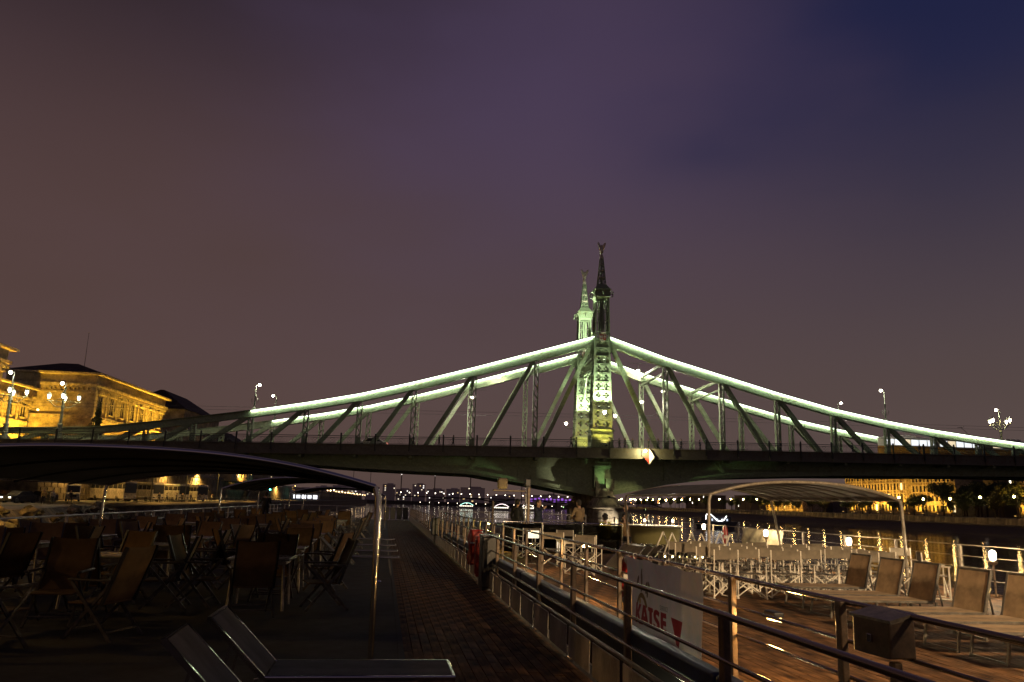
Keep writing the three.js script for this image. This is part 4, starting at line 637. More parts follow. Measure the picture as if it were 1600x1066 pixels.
// ---------- distant city and the next bridge ----------
{
  const nb = thing('distant_bridge', 'distant low bridge outlined by rows of small lamps', 'bridge', [0, 0, 0]);
  const y0 = 5.5, A = V(20, y0, -1290), Bp = V(420, y0 - 1, -1180);
  obj('deck', [bar(A, Bp, 22, 1.6)], mat(0.06, 0.05, 0.05, 0.8), nb);
  for (let i = 0; i < 4; i++) { const p = A.clone().lerp(Bp, 0.14 + i * 0.24); obj('pier', [bx(6, 12, 20, p.x, -3, p.z)], mat(0.2, 0.18, 0.16, 0.9), nb); }
  for (let i = 0; i < 4; i++) { const p = A.clone().lerp(Bp, 0.14 + i * 0.24), q = A.clone().lerp(Bp, Math.min(1, 0.38 + i * 0.24)); obj('haunch', [pipe([V(p.x, 0, p.z), V((p.x * 3 + q.x) / 4, 4.2, (p.z * 3 + q.z) / 4), V((p.x + q.x) / 2, 5, (p.z + q.z) / 2), V((p.x + q.x * 3) / 4, 4.2, (p.z + q.z * 3) / 4), V(q.x, 0, q.z)], 1.0, 16, 5)], mat(0.06, 0.05, 0.05, 0.8), nb); }
  for (let i = 0; i < 30; i++) { const p = A.clone().lerp(Bp, (i + 0.5) / 30), t = thing('bridge_lamp', 'small pale lamp in the even row along the distant bridge', 'street lamp', [p.x, y0 + 0.8, p.z + 11], 0, 'lamps of the distant bridge'); obj('pole', [rod(V(0, 0, 0), V(0, 5, 0), 0.15)], M.iron, t); obj('bulb', [ball(0.62, 0, 5, 0, 8, 6)], glow(1, 0.85, 0.65, i > 20 ? 9 : 14), t); }
  for (let i = 0; i < 22; i++) { const t = thing('shore_lamp', 'small lamp at the waterline below the distant bridge', 'street lamp', [60 + i * 15, -5.5, -1330 + i * 4], 0, 'waterline lamps below the distant bridge'); obj('pole', [rod(V(0, -2, 0), V(0, 2, 0), 0.15)], M.iron, t); obj('bulb', [ball(0.5, 0, 2.2, 0, 8, 6)], glow(1, 0.8, 0.55, 9), t); }
  struct('far_shore', [bx(1500, 6, 300, 100, -5.2, -1650)], mat(0.08, 0.07, 0.06, 0.95));
  // towers and blocks on the horizon, each with its own lit windows
  const bodies = [mat(0.6, 0.54, 0.5, 0.9), mat(0.68, 0.6, 0.55, 0.9), mat(0.5, 0.44, 0.42, 0.9)];
  const wins = [glow(1, 0.85, 0.62, 1.6), glow(1, 0.95, 0.9, 2.4), glow(1, 0.68, 0.3, 1.3)];
  const spots = [[-130, 30, 26], [-104, 24, 34], [-78, 26, 40], [-50, 30, 44], [-20, 28, 38], [8, 24, 46], [34, 30, 34], [62, 26, 52], [88, 34, 36], [122, 26, 40], [150, 46, 44], [196, 24, 22], [224, 30, 26], [262, 34, 24], [300, 28, 32], [336, 36, 22], [380, 30, 26], [420, 40, 20], [470, 40, 24], [-170, 34, 30], [-210, 30, 24]];
  spots.forEach(([x, w, h], i) => {
    const z = -1560 - (i * 53) % 130, t = thing('city_block', `${['grey', 'pale', 'dark'][i % 3]} distant city block on the skyline, ${ORD[i % 20]} ${i > 19 ? 'farther left' : 'counted along it'}`, 'building', [x * 1.15, -2, z], 0, 'distant city blocks');
    h *= 0.64; obj('wall', [bx(w, h, 20, 0, h / 2, 0)], bodies[i % 3], t); obj('roof', [bx(w * 0.5, 3, 8, w * 0.1, h + 1.5, 0), bx(w + 0.8, 0.8, 21, 0, h + 0.4, 0)], bodies[(i + 1) % 3], t);
    const g = [[], [], []]; const nx = Math.floor(w / 3.4), ny = Math.floor(h / 4);
    for (let a = 0; a < nx; a++) for (let b = 0; b < ny; b++) { const q = rnd(); if (q < 0.12) g[(q * 400 | 0) % 3].push(bx(i === 10 ? 3.4 : 1.9, 1.5, 0.3, -w / 2 + 1.7 + a * 3.4, 3 + b * 4, 10.1)); }
    g.forEach((q, k) => { if (q.length) tag(obj('lit_windows', q, wins[k], t), null, null, null, 'stuff'); });
  });
  for (const [x, y] of [[-62, 62], [-28, 56]]) { const t = thing('sky_beacon', y > 60 ? 'bright lamp on the far skyline nearer the awning' : 'bright orange lamp on the far skyline nearer the quay post', 'lamp', [x, 0, -1640]); obj('mast', [rod(V(0, 0, 0), V(0, y, 0), 0.5)], M.iron, t); obj('bulb', [ball(1.5, 0, y, 0)], glow(1, 0.75, 0.5, 8), t); }
  for (let i = 0; i < 5; i++) { const x = [30, 90, 155, 250, 310][i], t = thing('chimney_mast', `thin pale mast on the skyline, ${ORD[i]} from the quay side`, 'mast', [x, 0, -1450]); obj('mast', [rod(V(0, 0, 0), V(0, 44, 0), 0.9)], M.pierStone, t); obj('beacon_light', [ball(0.9, 0, 44, 0, 8, 6)], glow(1, 0.9, 0.8, 3), t); }
  // violet-lit hall by the next bridge
  const vh = thing('violet_hall', 'violet-lit concert hall front beside the distant bridge', 'building', [300, -2, -1420]); obj('wall', [bx(90, 17, 30, 0, 8.5, 0)], bodies[2], vh); for (let i = 0; i < 12; i++) obj('lit_window', [bx(4, 5, 0.4, -40 + i * 7, 8 + (i % 3), 15.1)], glow(0.4, 0.12, 0.9, 0.7), vh);
}
// ---------- boats ----------
{
  const boat = (label, x, z, turn, L, lightC, k) => { const t = thing('river_boat', label, 'boat', [x, WY, z], turn); obj('hull', [prism([[-L / 2, 1.6], [-L / 2 + 1, 0], [L / 2 - 2, 0], [L / 2, 1.8]], 5, 0.1).translate(0, 0, -2.5)], M.hull, t); obj('cabin', [rb(L * 0.7, 2.2, 4, -L * 0.05, 2.9, 0, 0.3)], M.white, t); obj('canopy', [pipe([V(-L * 0.3, 4, 0), V(-L * 0.15, 6, 0), V(0, 6.6, 0), V(L * 0.15, 6, 0), V(L * 0.3, 4, 0)], 0.22, 18, 6)], glow(...lightC, k), t); for (let i = 0; i < 8; i++) obj('lit_window', [bx(L * 0.05, 0.9, 0.1, -L * 0.33 + i * L * 0.08, 3, 2.03)], glow(1, 0.9, 0.7, 3), t); };
  boat('small boat with a pale green lit canopy far ahead on the river', 96, -930, 0.2, 26, [0.5, 1, 0.85], 3);
  boat('white boat with lit arches left of the mast on the far river', 118, -800, 0.1, 24, [1, 0.8, 0.8], 3);
  boat('white boat with lit arches right behind the mast on the far river', 150, -830, 0.1, 22, [1, 0.95, 0.85], 3);
  const t = thing('party_boat', 'dark boat with a white wave of light along its side near the opposite bank', 'boat', [142, WY, -330], 0.12);
  obj('hull', [prism([[-8, 2.4], [-7, 0], [7, 0], [9, 2.8]], 6, 0.15).translate(0, 0, -3)], mat(0.03, 0.03, 0.04, 0.4), t); obj('cabin', [rb(12, 2.6, 5, 0.5, 3.6, 0, 0.4)], mat(0.05, 0.05, 0.06, 0.3), t);
  obj('wave_light', [pipe([V(-6.4, 3.6, 3.15), V(-6, 5.6, 3.15), V(-4.4, 5.9, 3.15), V(-2.6, 4.6, 3.15), V(-0.6, 3.1, 3.15), V(2, 3.3, 3.15), V(3.6, 5.2, 3.15)], 0.16, 40, 6)], glow(1, 0.98, 0.95, 4), t);
  for (let i = 0; i < 4; i++) obj('lit_window', [bx(0.7, 0.9, 0.1, -3 + i * 2.4, 3.5, 2.53)], glow(0.7, 0.8, 1, 0.8), t);
}
// ---------- the two moored ships ----------
const DY = -1.6, Z0 = 4, Z1 = -64;
function ship(name, label, x0, x1) {                       // flat sun deck over a white hull
  const t = thing(name, label, 'ship'), w = x1 - x0, c = (x0 + x1) / 2, L = Z0 - Z1;
  obj('hull', [bx(w + 0.5, 5.0, L + 6, c, DY - 3.1, (Z0 + Z1) / 2), bx(w + 0.9, 0.25, L + 6.2, c, DY - 0.72, (Z0 + Z1) / 2)], M.hull, t);
  obj('hull_stripe', [bx(w + 0.94, 0.5, L + 6.1, c, DY - 2.2, (Z0 + Z1) / 2)], M.blue, t);
  obj('lower_hull', [bx(w - 0.2, 1.6, L + 5, c, WY + 0.4, (Z0 + Z1) / 2)], M.blackSteel, t);
  obj('deck_slab', [bx(w + 0.3, 0.56, L + 5.8, c, DY - 0.32, (Z0 + Z1) / 2)], M.subdeck, t);
  for (let i = 0; i < 22; i++) for (const s of [-1, 1]) obj('cabin_window', [bx(0.06, 1.2, 2.2, c + s * (w / 2 + 0.27), DY - 3.6, Z0 - 1.5 - i * 3.1)], i % 4 === 1 ? glow(1, 0.8, 0.5, 0.8) : M.darkGlass, t);
  return t;
}
const ship1 = ship('river_ship', 'cruise ship whose dark sun deck and plank walkway fill the foreground', -7.75, 2.1);
const ship2 = ship('river_ship', 'second cruise ship moored alongside, its warmly lit sun deck beyond the rails', 3.2, 13.1);
function planks(parent, x0, x1, zNear, zFar, wP, lP, order) {
  const geos = [0, 1, 2].map((k) => boxUV(new RoundedBoxGeometry(wP - 0.007, 0.022, lP - 0.006, 1, 0.003).translate(k * 1.37, 0, k * 0.71), 1).translate(-k * 1.37, 0, -k * 0.71));
  const all = []; let r = 0;
  for (let x = x0 + wP / 2; x < x1; x += wP, r++) for (let z = zNear - (r % 3) * lP / 3; z > zFar; z -= lP) all.push([x, z - lP / 2]);
  all.sort((a, b) => order(a) - order(b));
  const rest = [[], [], [], []];
  all.forEach(([x, z], i) => {
    const k = (hash(Math.round(x * 97), Math.round(z * 53)) * 12) | 0;
    if (i < 300) { const m = sh(new THREE.Mesh(geos[k % 3], M.plankA[k % 4])); m.name = 'plank'; m.position.set(x, DY - 0.011 + (hash(i, 3) - 0.5) * 0.003, z); parent.add(m); }
    else rest[k % 4].push(boxUV(new THREE.BoxGeometry(wP - 0.007, 0.02, lP - 0.006), 1).toNonIndexed().translate(x, DY - 0.012, z));
  });
  rest.forEach((g, k) => { if (g.length) { const o = sh(new THREE.Mesh(mergeGeometries(g), M.plankA[k])); o.name = 'planks'; o.userData.kind = 'stuff'; parent.add(o); } });
}
planks(ship1, 0.3, 2.03, 2, Z1, 0.108, 0.46, ([x, z]) => Math.hypot(x - 1.2, z + 6.5));
planks(ship2, 3.3, 13.0, -3, -52, 0.145, 1.2, ([x, z]) => Math.hypot((x - 6) * 1.2, z + 7.5));
obj('carpet', [bx(8.0, 0.02, Z0 - Z1, -3.72, DY + 0.0, (Z0 + Z1) / 2)], M.carpet, ship1);
obj('deck_edge_trim', [bx(0.06, 0.03, Z0 - Z1, 0.285, DY + 0.002, (Z0 + Z1) / 2)], M.carpet, ship1);

function railing(label, x, side, za, zb, mats, step, feet, heights = [0.98, 0.72, 0.48]) {
  const t = thing('ship_railing', label, 'railing');
  heights.forEach((h, i) => { const seg = 6; for (let k = 0; k * 9 < za - zb; k++) obj('rail', [rod(V(x, DY + h, za - k * 9), V(x, DY + h, Math.max(zb, za - k * 9 - 8.99)), (i ? 0.014 : 0.021) * (feet || 1), (i ? 0.014 : 0.021) * (feet || 1), 10)], mats[i ? 1 : 0], t); });
  let n = 0; for (let z = za - 0.5; z > zb; z -= step, n++) obj('post', [rb(0.055, 1.0, 0.075, x + side * 0.035, DY + 0.49, z, 0.012), rb(0.12, 0.02, 0.14, x + side * 0.035, DY + 0.012, z, 0.005)], mats[2], t);
  return t;
}
const r1 = railing('railing beside the plank walkway, with white toe panels and a blue beam', 2.05, 1, 1.6, -63, [M.railSteel, M.railSteel, M.railBrown], 1.95);
for (let z = 1.1, i = 0; z > -62; z -= 0.975, i++) obj('toe_panel', [rb(0.012, 0.3, 0.86, 2.03, DY + 0.185, z - 0.4875, 0.004)], M.frostPanel, r1);
for (let k = 0; k < 8; k++) obj('toe_rail', [rod(V(2.06, DY + 0.355, 2.4 - k * 8), V(2.06, DY + 0.355, -5.58 - k * 8), 0.02)], M.railBrown, r1);
for (let k = 0; k < 4; k++) obj('blue_beam', [rb(0.12, 0.13, 7.1, 2.16, DY + 0.53, -1.4 - k * 7.14, 0.03)], M.blue, r1);
railing('white railing along the bank side of the dark sun deck', -7.62, -1, 2, -63, [M.railWhite, M.railWhite, M.railWhite], 1.9);
railing('brown-posted railing of the second ship carrying the advertising banner', 3.28, -1, 2.3, -46, [M.railSteel, M.railSteel, M.railBrown], 1.8);
railing('outer white railing of the second ship, along the open river', 12.95, 1, 0, -46, [M.railGrey, M.railGrey, M.railGrey], 2.3, 0.6, [0.98, 0.74, 0.5, 0.26]);
{ // cross railing at the bow of ship 2
  const t = thing('bow_railing', 'white railing across the far end of the second ship', 'railing');
  for (const h of [0.98, 0.6]) obj('rail', [rod(V(3.5, DY + h, -50), V(12.8, DY + h, -50), 0.03)], M.railWhite, t);
  for (let x = 3.5; x < 13; x += 1.55) obj('post', [rb(0.07, 1.0, 0.07, x, DY + 0.49, -50, 0.012)], M.railWhite, t);
}
{ // cross railing at the end of the walkway
  const t = thing('end_railing', 'railing across the far end of the plank walkway', 'railing');
  for (const h of [0.98, 0.5]) obj('rail', [rod(V(-7.5, DY + h, -63.4), V(2.0, DY + h, -63.4), 0.03)], M.railWhite, t);
  for (let x = -7.4; x < 2; x += 1.3) obj('post', [rb(0.07, 1.0, 0.07, x, DY + 0.49, -63.4, 0.012)], M.railWhite, t);
}
// ---------- awnings ----------
function awning(label, xc, hw, zn, zf, rise, edge, m, pole, r, battens, lean = 0) {
  const t = thing('awning', label, 'awning', [xc, DY, 0]);
  const arch = (u) => { const k = Math.abs(u); return edge + rise * (1 - Math.pow(k, 2.4)); };
  const rows = []; for (let j = 0; j <= 26; j++) { const z = lerp(zn, zf, j / 26), row = []; for (let i = 0; i <= 24; i++) { const u = i / 12 - 1; row.push(V(u * hw, arch(u) - 0.035 * Math.sin(j / 26 * battens * Math.PI) ** 2 * (1 - u * u), z)); } rows.push(row); }
  const g = quad(rows), g2 = quad(rows.map((q) => q.map((v) => V(v.x, v.y - 0.012, v.z)).reverse()));
  obj('canopy', [g, g2], m, t);
  for (const z of [zn, zf]) {
    const pts = []; for (let i = 0; i <= 20; i++) { const u = i / 10 - 1; pts.push(V(u * hw, arch(u) - 0.02, z)); }
    obj('arch_tube', [pipe(pts, r, 40, 8)], pole, t);
    for (const k of [-1, 1]) obj('pole', [pipe([V(k * hw, edge - 0.02, z), V(k * (hw + 0.03), edge - 0.14, z), V(k * (hw + 0.05), edge * 0.5, z + (z === zf ? lean : 0) * 0.5), V(k * (hw + 0.06), 0.02, z + (z === zf ? lean : 0))], r, 16, 8), lathe([[0.09, 0], [0.09, 0.015], [r, 0.04]], 10, k * (hw + 0.06), 0.005, z + (z === zf ? lean : 0))], pole, t);
  }
  for (const k of [-1, 1]) obj('side_tube', [rod(V(k * hw, edge - 0.02, zn), V(k * hw, edge - 0.02, zf), r * 0.8)], pole, t);
  for (let i = 1; i < battens; i++) { const z = lerp(zn, zf, i / battens), pts = []; for (let q = 0; q <= 12; q++) { const u = q / 6 - 1; pts.push(V(u * hw * 0.99, arch(u) - 0.05, z)); } obj('batten', [pipe(pts, 0.016, 24, 6)], m, t); }
  return t;
}
awning('large dark awning on a chrome pole over the near chairs of the foreground deck', -2.65, 2.56, -8.3, -16.3, 0.3, 1.74, M.awning, M.steel, 0.028, 4);
awning('second dark awning farther along the foreground deck', -2.65, 2.5, -27, -35, 0.42, 1.8, M.awning, M.steel, 0.03, 4);
awning('third dark awning at the far end of the foreground deck', -2.4, 2.5, -44, -52, 0.35, 1.82, M.awning, M.steel, 0.03, 4);
awning('brown ribbed awning on bent tube legs over the second ship deck', 8.35, 2.03, -14.9, -20.4, 0.3, 1.9, M.awningBrown, M.railGrey, 0.032, 9, 0.5);
// ---------- furniture ----------
function sling(name, label, m) {                           // high-backed folding sling chair, front towards +z
  const t = thing(name, label, 'chair', [0, DY, 0]), f = M.frameDark;
  for (const k of [-0.27, 0.27]) {
    obj('leg', [bar(V(k, 0.01, -0.3), V(k, 0.62, 0.26), 0.022, 0.035)], f, t); obj('leg', [bar(V(k * 0.92, 0.01, 0.3), V(k * 0.92, 0.62, -0.22), 0.022, 0.035)], f, t);
    obj('armrest', [rb(0.05, 0.028, 0.52, k * 1.08, 0.64, 0.02, 0.012)], M.frameDark, t);
    obj('back_frame', [bar(V(k, 0.38, -0.14), V(k, 1.0, -0.37), 0.024, 0.04)], M.blackSteel, t);
  }
  const sheet = (pts, w) => { const a = pts.map(([y, z]) => [V(-w, y, z), V(-w / 2, y - 0.008, z), V(0, y - 0.012, z), V(w / 2, y - 0.008, z), V(w, y, z)]); return [quad(a), quad(a.map((q) => q.map((v) => V(v.x, v.y, v.z - 0.008)).reverse()))]; };
  obj('backrest', sheet([[1.0, -0.36], [0.86, -0.32], [0.7, -0.255], [0.5, -0.18], [0.4, -0.13]], 0.255), m, t);
  obj('seat', [rb(0.5, 0.02, 0.44, 0, 0.39, 0.07, 0.008)], m, t);
  obj('stretcher', [bar(V(-0.27, 0.1, -0.22), V(0.27, 0.1, -0.22), 0.018)], f, t); obj('stretcher', [bar(V(-0.27, 0.12, 0.2), V(0.27, 0.12, 0.2), 0.018)], f, t);
  return t;
}
const slingP = sling('sling_chair', 'x', M.brownCanvas); let slingUsed = false;
const place = (proto, used2, label, p, a, g) => { if (!proto.userData.placed) { proto.userData.placed = 0; } };
const putSling = (label, x, z, a) => { if (!slingUsed) { slingUsed = true; slingP.position.set(x, DY, z); slingP.rotation.y = a; tag(slingP, label, null, 'sling chairs on the foreground deck'); return; } copy(slingP, label, [x, DY, z], a, 'sling chairs on the foreground deck'); };
const tableP = thing('deck_table', 'x', 'table', [0, DY, 0]);
obj('table_top', [rb(0.86, 0.03, 0.86, 0, 0.71, 0, 0.012)], M.tableTop, tableP);
for (const a of [-1, 1]) for (const b of [-1, 1]) obj('leg', [bar(V(a * 0.38, 0.01, b * 0.38), V(a * 0.34, 0.7, b * 0.34), 0.028)], M.railWhite, tableP);
obj('apron', [bx(0.76, 0.05, 0.02, 0, 0.66, 0.36), bx(0.76, 0.05, 0.02, 0, 0.66, -0.36), bx(0.02, 0.05, 0.72, 0.36, 0.66, 0), bx(0.02, 0.05, 0.72, -0.36, 0.66, 0)], M.railWhite, tableP);
let tN = 0; const putTable = (label, x, z, g) => { if (!tN++) { tableP.position.set(x, DY, z); tag(tableP, label, null, g); } else copy(tableP, label, [x, DY, z], 0, g); };
const rowsZ = [-9.9, -12.3, -14.9, -17.6, -20.4, -23.2, -26.2, -29.5, -33, -37, -41], colsX = [-1.75, -3.9, -5.9];
rowsZ.forEach((z, r) => colsX.forEach((x, c) => {
  if (!r && !c) return;
  const where = `${ORD[r]}-row ${['walkway-side', 'middle', 'bank-side'][c]} table`, jx = rr(-0.12, 0.12), jz = rr(-0.12, 0.12);
  if (r && (r < 8 || c === 0)) putTable(`pale square ${where} under the dark awnings, counted from the camera`, x + jx, z + jz, 'tables on the foreground deck');
  const seats = [[0.02, 0.86, Math.PI, 'camera side'], [0.85, 0.05, -Math.PI / 2, 'walkway side'], [-0.86, -0.02, Math.PI / 2, 'bank side'], [0.02, -0.86, 0, 'far side']];
  seats.forEach(([dx, dz, a, s], k) => { if ((r * 5 + c * 3 + k * 7) % 9 === 4 || (r > 6 && k > 1) ) return; putSling(r ? `brown sling chair on the ${s} of the ${where}` : `near brown sling chair, ${s} of the ${['', 'middle', 'bank-side'][c]} group without a table`, x + jx + dx + rr(-0.08, 0.08), z + jz + dz + rr(-0.08, 0.08), a + rr(-0.45, 0.45)); });
}));
function lounger(name, label, canvas, frame, backA, L) {      // along +x from head to foot; head raised
  const t = thing(name, label, 'lounger', [0, DY, 0]), h = 0.35, hx = -0.05;
  obj('seat_frame', [rb(1.34, 0.035, 0.03, 0.62, h, 0.29, 0.01), rb(1.34, 0.035, 0.03, 0.62, h, -0.29, 0.01), rb(0.03, 0.035, 0.6, 1.28, h, 0, 0.01)], frame, t);
  obj('seat', [rb(1.3, 0.014, 0.56, 0.62, h + 0.012, 0, 0.006)], canvas, t);
  const c = Math.cos(backA), s = Math.sin(backA);
  const b = obj('backrest', [bar(V(hx, h + 0.012, 0), V(hx - c * L, h + 0.012 + s * L, 0), 0.56, 0.014)], canvas, t);
  obj('back_frame', [bar(V(hx, h, 0.29), V(hx - c * L, h + s * L, 0.29), 0.03, 0.035), bar(V(hx, h, -0.29), V(hx - c * L, h + s * L, -0.29), 0.03, 0.035), bar(V(hx - c * L, h + s * L, -0.3), V(hx - c * L, h + s * L, 0.3), 0.03)], frame, b);
  for (const k of [0.27, -0.27]) obj('support', [bar(V(hx - c * L * 0.6, h + s * L * 0.6, k), V(hx - c * L * 0.6 - 0.12, 0.02, k), 0.018)], frame, t);
  for (const x of [1.05, -0.1]) obj('leg', [bar(V(x, h, 0.29), V(x + 0.06, 0.01, 0.29), 0.026), bar(V(x, h, -0.29), V(x + 0.06, 0.01, -0.29), 0.026), bar(V(x + 0.05, 0.03, -0.29), V(x + 0.05, 0.03, 0.29), 0.022)], frame, t);
  return t;
}
const la = lounger('sun_lounger', 'grey sun lounger in front of the camera, its flat seat in full view', M.greyCanvas, M.steel, 0.78, 0.56);
la.position.set(-0.7, DY, -6.33); la.userData.group = 'loungers on the foreground deck';
copy(la, 'grey sun lounger nearest the camera, only its raised back in view', [-0.78, DY, -5.45], 0.02, 'loungers on the foreground deck');
[-26.2, -22.9, -20.4, -18.2].forEach((z, i) => copy(la, `grey sun lounger with its foot at the walkway edge, ${ORD[i]} from the far end`, [-0.86, DY, z], 0, 'loungers on the foreground deck'));
const lb = lounger('deck_lounger', 'x', M.tanCanvas, M.frameDark, 1.3, 0.56);
const lbs = [[8.15, -13.15], [8.0, -12.05], [8.02, -11.25], [7.86, -10.05], [7.95, -9.25], [7.95, -8.4], [7.9, -7.55]];
lbs.forEach(([x, z], i) => { const l = `tan sun lounger with raised back, ${ORD[i]} in the row from the folding chairs`; if (!i) { lb.position.set(x, DY, z); lb.rotation.y = Math.PI; tag(lb, l, null, 'tan loungers on the second ship'); } else copy(lb, l, [x, DY, z], Math.PI + rr(-0.03, 0.03), 'tan loungers on the second ship'); });
function director(name, label) {                            // folding director's chair, front towards +z
  const t = thing(name, label, 'chair', [0, DY, 0]), f = M.whiteTube;
  for (const k of [-0.27, 0.27]) { obj('post', [rod(V(k, 0.02, 0.22), V(k, 0.62, 0.22), 0.014)], f, t); obj('post', [rod(V(k, 0.02, -0.22), V(k, 0.88, -0.24), 0.014)], f, t); obj('armrest', [rb(0.05, 0.022, 0.52, k, 0.63, 0, 0.01)], f, t); obj('foot_bar', [rod(V(k, 0.03, -0.24), V(k, 0.03, 0.24), 0.014)], f, t); }
  for (const z of [0.21, -0.21]) obj('cross_legs', [rod(V(-0.26, 0.05, z), V(0.26, 0.44, z), 0.012), rod(V(0.26, 0.05, z + 0.02), V(-0.26, 0.44, z + 0.02), 0.012)], f, t);
  obj('seat', [rb(0.52, 0.012, 0.42, 0, 0.445, 0, 0.005)], M.slateCanvas, t);
  obj('backrest', [rb(0.53, 0.17, 0.012, 0, 0.79, -0.24, 0.005)], M.slateCanvas, t);
  return t;
}
const dP = director('director_chair', 'x'); let dn = 0;
const putDir = (label, x, z, a) => { if (!dn++) { dP.position.set(x, DY, z); dP.rotation.y = a; tag(dP, label, null, 'folding chairs on the second ship'); } else copy(dP, label, [x, DY, z], a, 'folding chairs on the second ship'); };
[-14.3, -15.3, -16.3, -17.3].forEach((z, r) => { for (let i = 0; i < 6; i++) putDir(`white-framed folding chair, ${ORD[i]} from the banner side in the ${ORD[r]} row by the loungers`, 6.1 + i * 0.72 + r * 0.12 + rr(-0.06, 0.06), z + rr(-0.1, 0.1), rr(-0.3, 0.3) + (i % 2 ? 0 : Math.PI)); });
[[9.9, -15.2], [10.8, -14.6], [11.4, -16.2]].forEach(([x, z], i) => putDir(`white-framed folding chair standing alone by the outer railing, ${ORD[i]} from the awning`, x, z, rr(0, 3)));
[[4.6, -18.5], [5.1, -19.6], [4.5, -21], [5.3, -22.6], [4.4, -24]].forEach(([x, z], i) => putDir(`white-framed folding chair behind the inner rail, ${ORD[i]} beyond the banner`, x, z, rr(0, 6)));
[[7, -16.6, 'under the ribbed awning, beside the folding chairs'], [8.9, -18.2, 'under the far side of the ribbed awning'], [4.9, -20.2, 'behind the inner rail beyond the banner']].forEach(([x, z, s]) => putTable(`pale square table on the second ship ${s}`, x, z, 'tables on the second ship'));
// folded loungers leaning in a row
for (let i = 0; i < 8; i++) { const t = thing('folded_lounger', `folded grey lounger leaning in the row before the glass screen, ${ORD[i]} from the mast`, 'lounger', [5.75 + i * 0.2, DY, -19.6 + i * 0.05], 0.1, 'folded loungers leaning in a row'); obj('canvas', [bx(0.02, 0.75, 1.3, 0.28, 0.36, 0, 0, 0, -0.75)], M.slateCanvas, t); obj('frame', [bar(V(0.02, 0.08, 0.66), V(0.56, 0.66, 0.66), 0.03), bar(V(0.02, 0.08, -0.66), V(0.56, 0.66, -0.66), 0.03), bar(V(0.56, 0.66, -0.66), V(0.56, 0.66, 0.66), 0.03)], M.steel, t); }
// trestles turned upside down on a table
for (let i = 0; i < 3; i++) { const t = thing('trestle', `white folding trestle standing by the round bar table, ${ORD[i]} from the mast`, 'trestle', [7.0 + i * 0.75, DY, -19.2], 0.1, 'white trestles'); for (const k of [-1, 1]) obj('leg', [rod(V(-0.45, 0.02, k * 0.3), V(0, 1.0, k * 0.25), 0.02), rod(V(0.45, 0.02, k * 0.3), V(0, 1.0, k * 0.25), 0.02)], M.whiteTube, t); obj('stretcher', [rod(V(-0.3, 0.4, -0.3), V(-0.3, 0.4, 0.3), 0.014), rod(V(0.3, 0.4, -0.3), V(0.3, 0.4, 0.3), 0.014)], M.whiteTube, t); }
// ---------- fittings on the ships ----------
const warm = [1, 0.74, 0.42], bulbS = glow(1, 0.82, 0.55, 22);
function deckLamp(x, y, z, cd, label) {
  const t = thing('deck_lamp', label, 'lamp', [x, y, z], 0, 'globe lamps on the second ship');
  obj('bracket', [rod(V(0, -0.9, 0), V(0, -0.16, 0), 0.02), lathe([[0.02, -0.2], [0.08, -0.16], [0.09, -0.12]], 10)], M.railBrown, t);
  obj('bulb', [lathe([[0.02, -0.1], [0.055, -0.08], [0.07, 0.015], [0.06, 0.08], [0.015, 0.11]], 12)], bulbS, t); point(V(0, 0.01, 0), warm, cd, 0.09, t);
}
deckLamp(12.55, -0.7, -30.3, 13, 'small globe lamp by the round bar table at the outer railing');
deckLamp(12.55, -0.73, -25.1, 14, 'globe lamp in front of the pale windbreak cloth at the outer railing');
deckLamp(12.55, -0.76, -20.3, 18, 'globe lamp at the outer railing right of the awning legs, second from the photo edge');
deckLamp(12.55, -0.78, -15.1, 23, 'largest globe lamp at the outer railing, above the tan loungers');
deckLamp(12.55, -0.72, -8.4, 20, 'globe lamp at the outer railing beyond the edge of the photo');
{ // ceiling-less service lights under the rail coping of the second ship
  const mk = (x, y, z, cd, c, label) => { const t = thing('rail_light', label, 'lamp', [x, y, z], 0, 'small lights under the inner rail'); obj('housing', [rb(0.1, 0.05, 0.2, 0, 0.05, 0, 0.015)], M.blackSteel, t); obj('lamp_glass', [rb(0.07, 0.03, 0.16, 0, 0.01, 0, 0.01)], glow(...c, 9), t); point(V(0, -0.06, 0), c, cd, 0.06, t); };
  mk(3.55, -0.72, -27, 5, [1, 0.8, 0.16], 'yellow light glowing behind the inner rail beyond the red life jacket box');
  mk(3.6, -0.68, -19.5, 4, [1, 0.62, 0.26], 'warm light behind the inner rail left of the banner');
  mk(3.5, -0.95, -6.9, 4, [1, 0.55, 0.16], 'warm light behind the inner rail right of the banner');
  mk(3.45, -0.7, -13.5, 5, [1, 0.6, 0.22], 'warm light behind the inner rail just beyond the lifebuoy');
  mk(2.65, -2.2, -8.2, 0.7, [0.95, 1, 0.7], 'pale lamp low in the gap between the two ships');
}
{ // work floodlight on a mast at the stern of the second ship, behind the camera
  const t = thing('deck_floodlight', 'floodlight on a mast at the stern of the second ship', 'floodlight', [7.2, DY, 5.5]);
  obj('mast', [rod(V(0, 0.01, 0), V(0, 5.4, 0), 0.06, 0.05), lathe([[0.2, 0], [0.2, 0.02], [0.07, 0.06]], 12)], M.railGrey, t);
  obj('housing', [rb(0.5, 0.34, 0.2, 0, 5.2, -0.14, 0.03)], M.blackSteel, t); obj('lamp_glass', [rb(0.42, 0.26, 0.02, 0, 5.2, -0.25, 0.008)], glow(1, 0.75, 0.45, 6), t);
  spot(V(0, 5.2, -0.4), V(1.3, -0.6, -17.5), [1, 0.68, 0.36], 1700, 0.47, t, 0.9, 0.2);
}
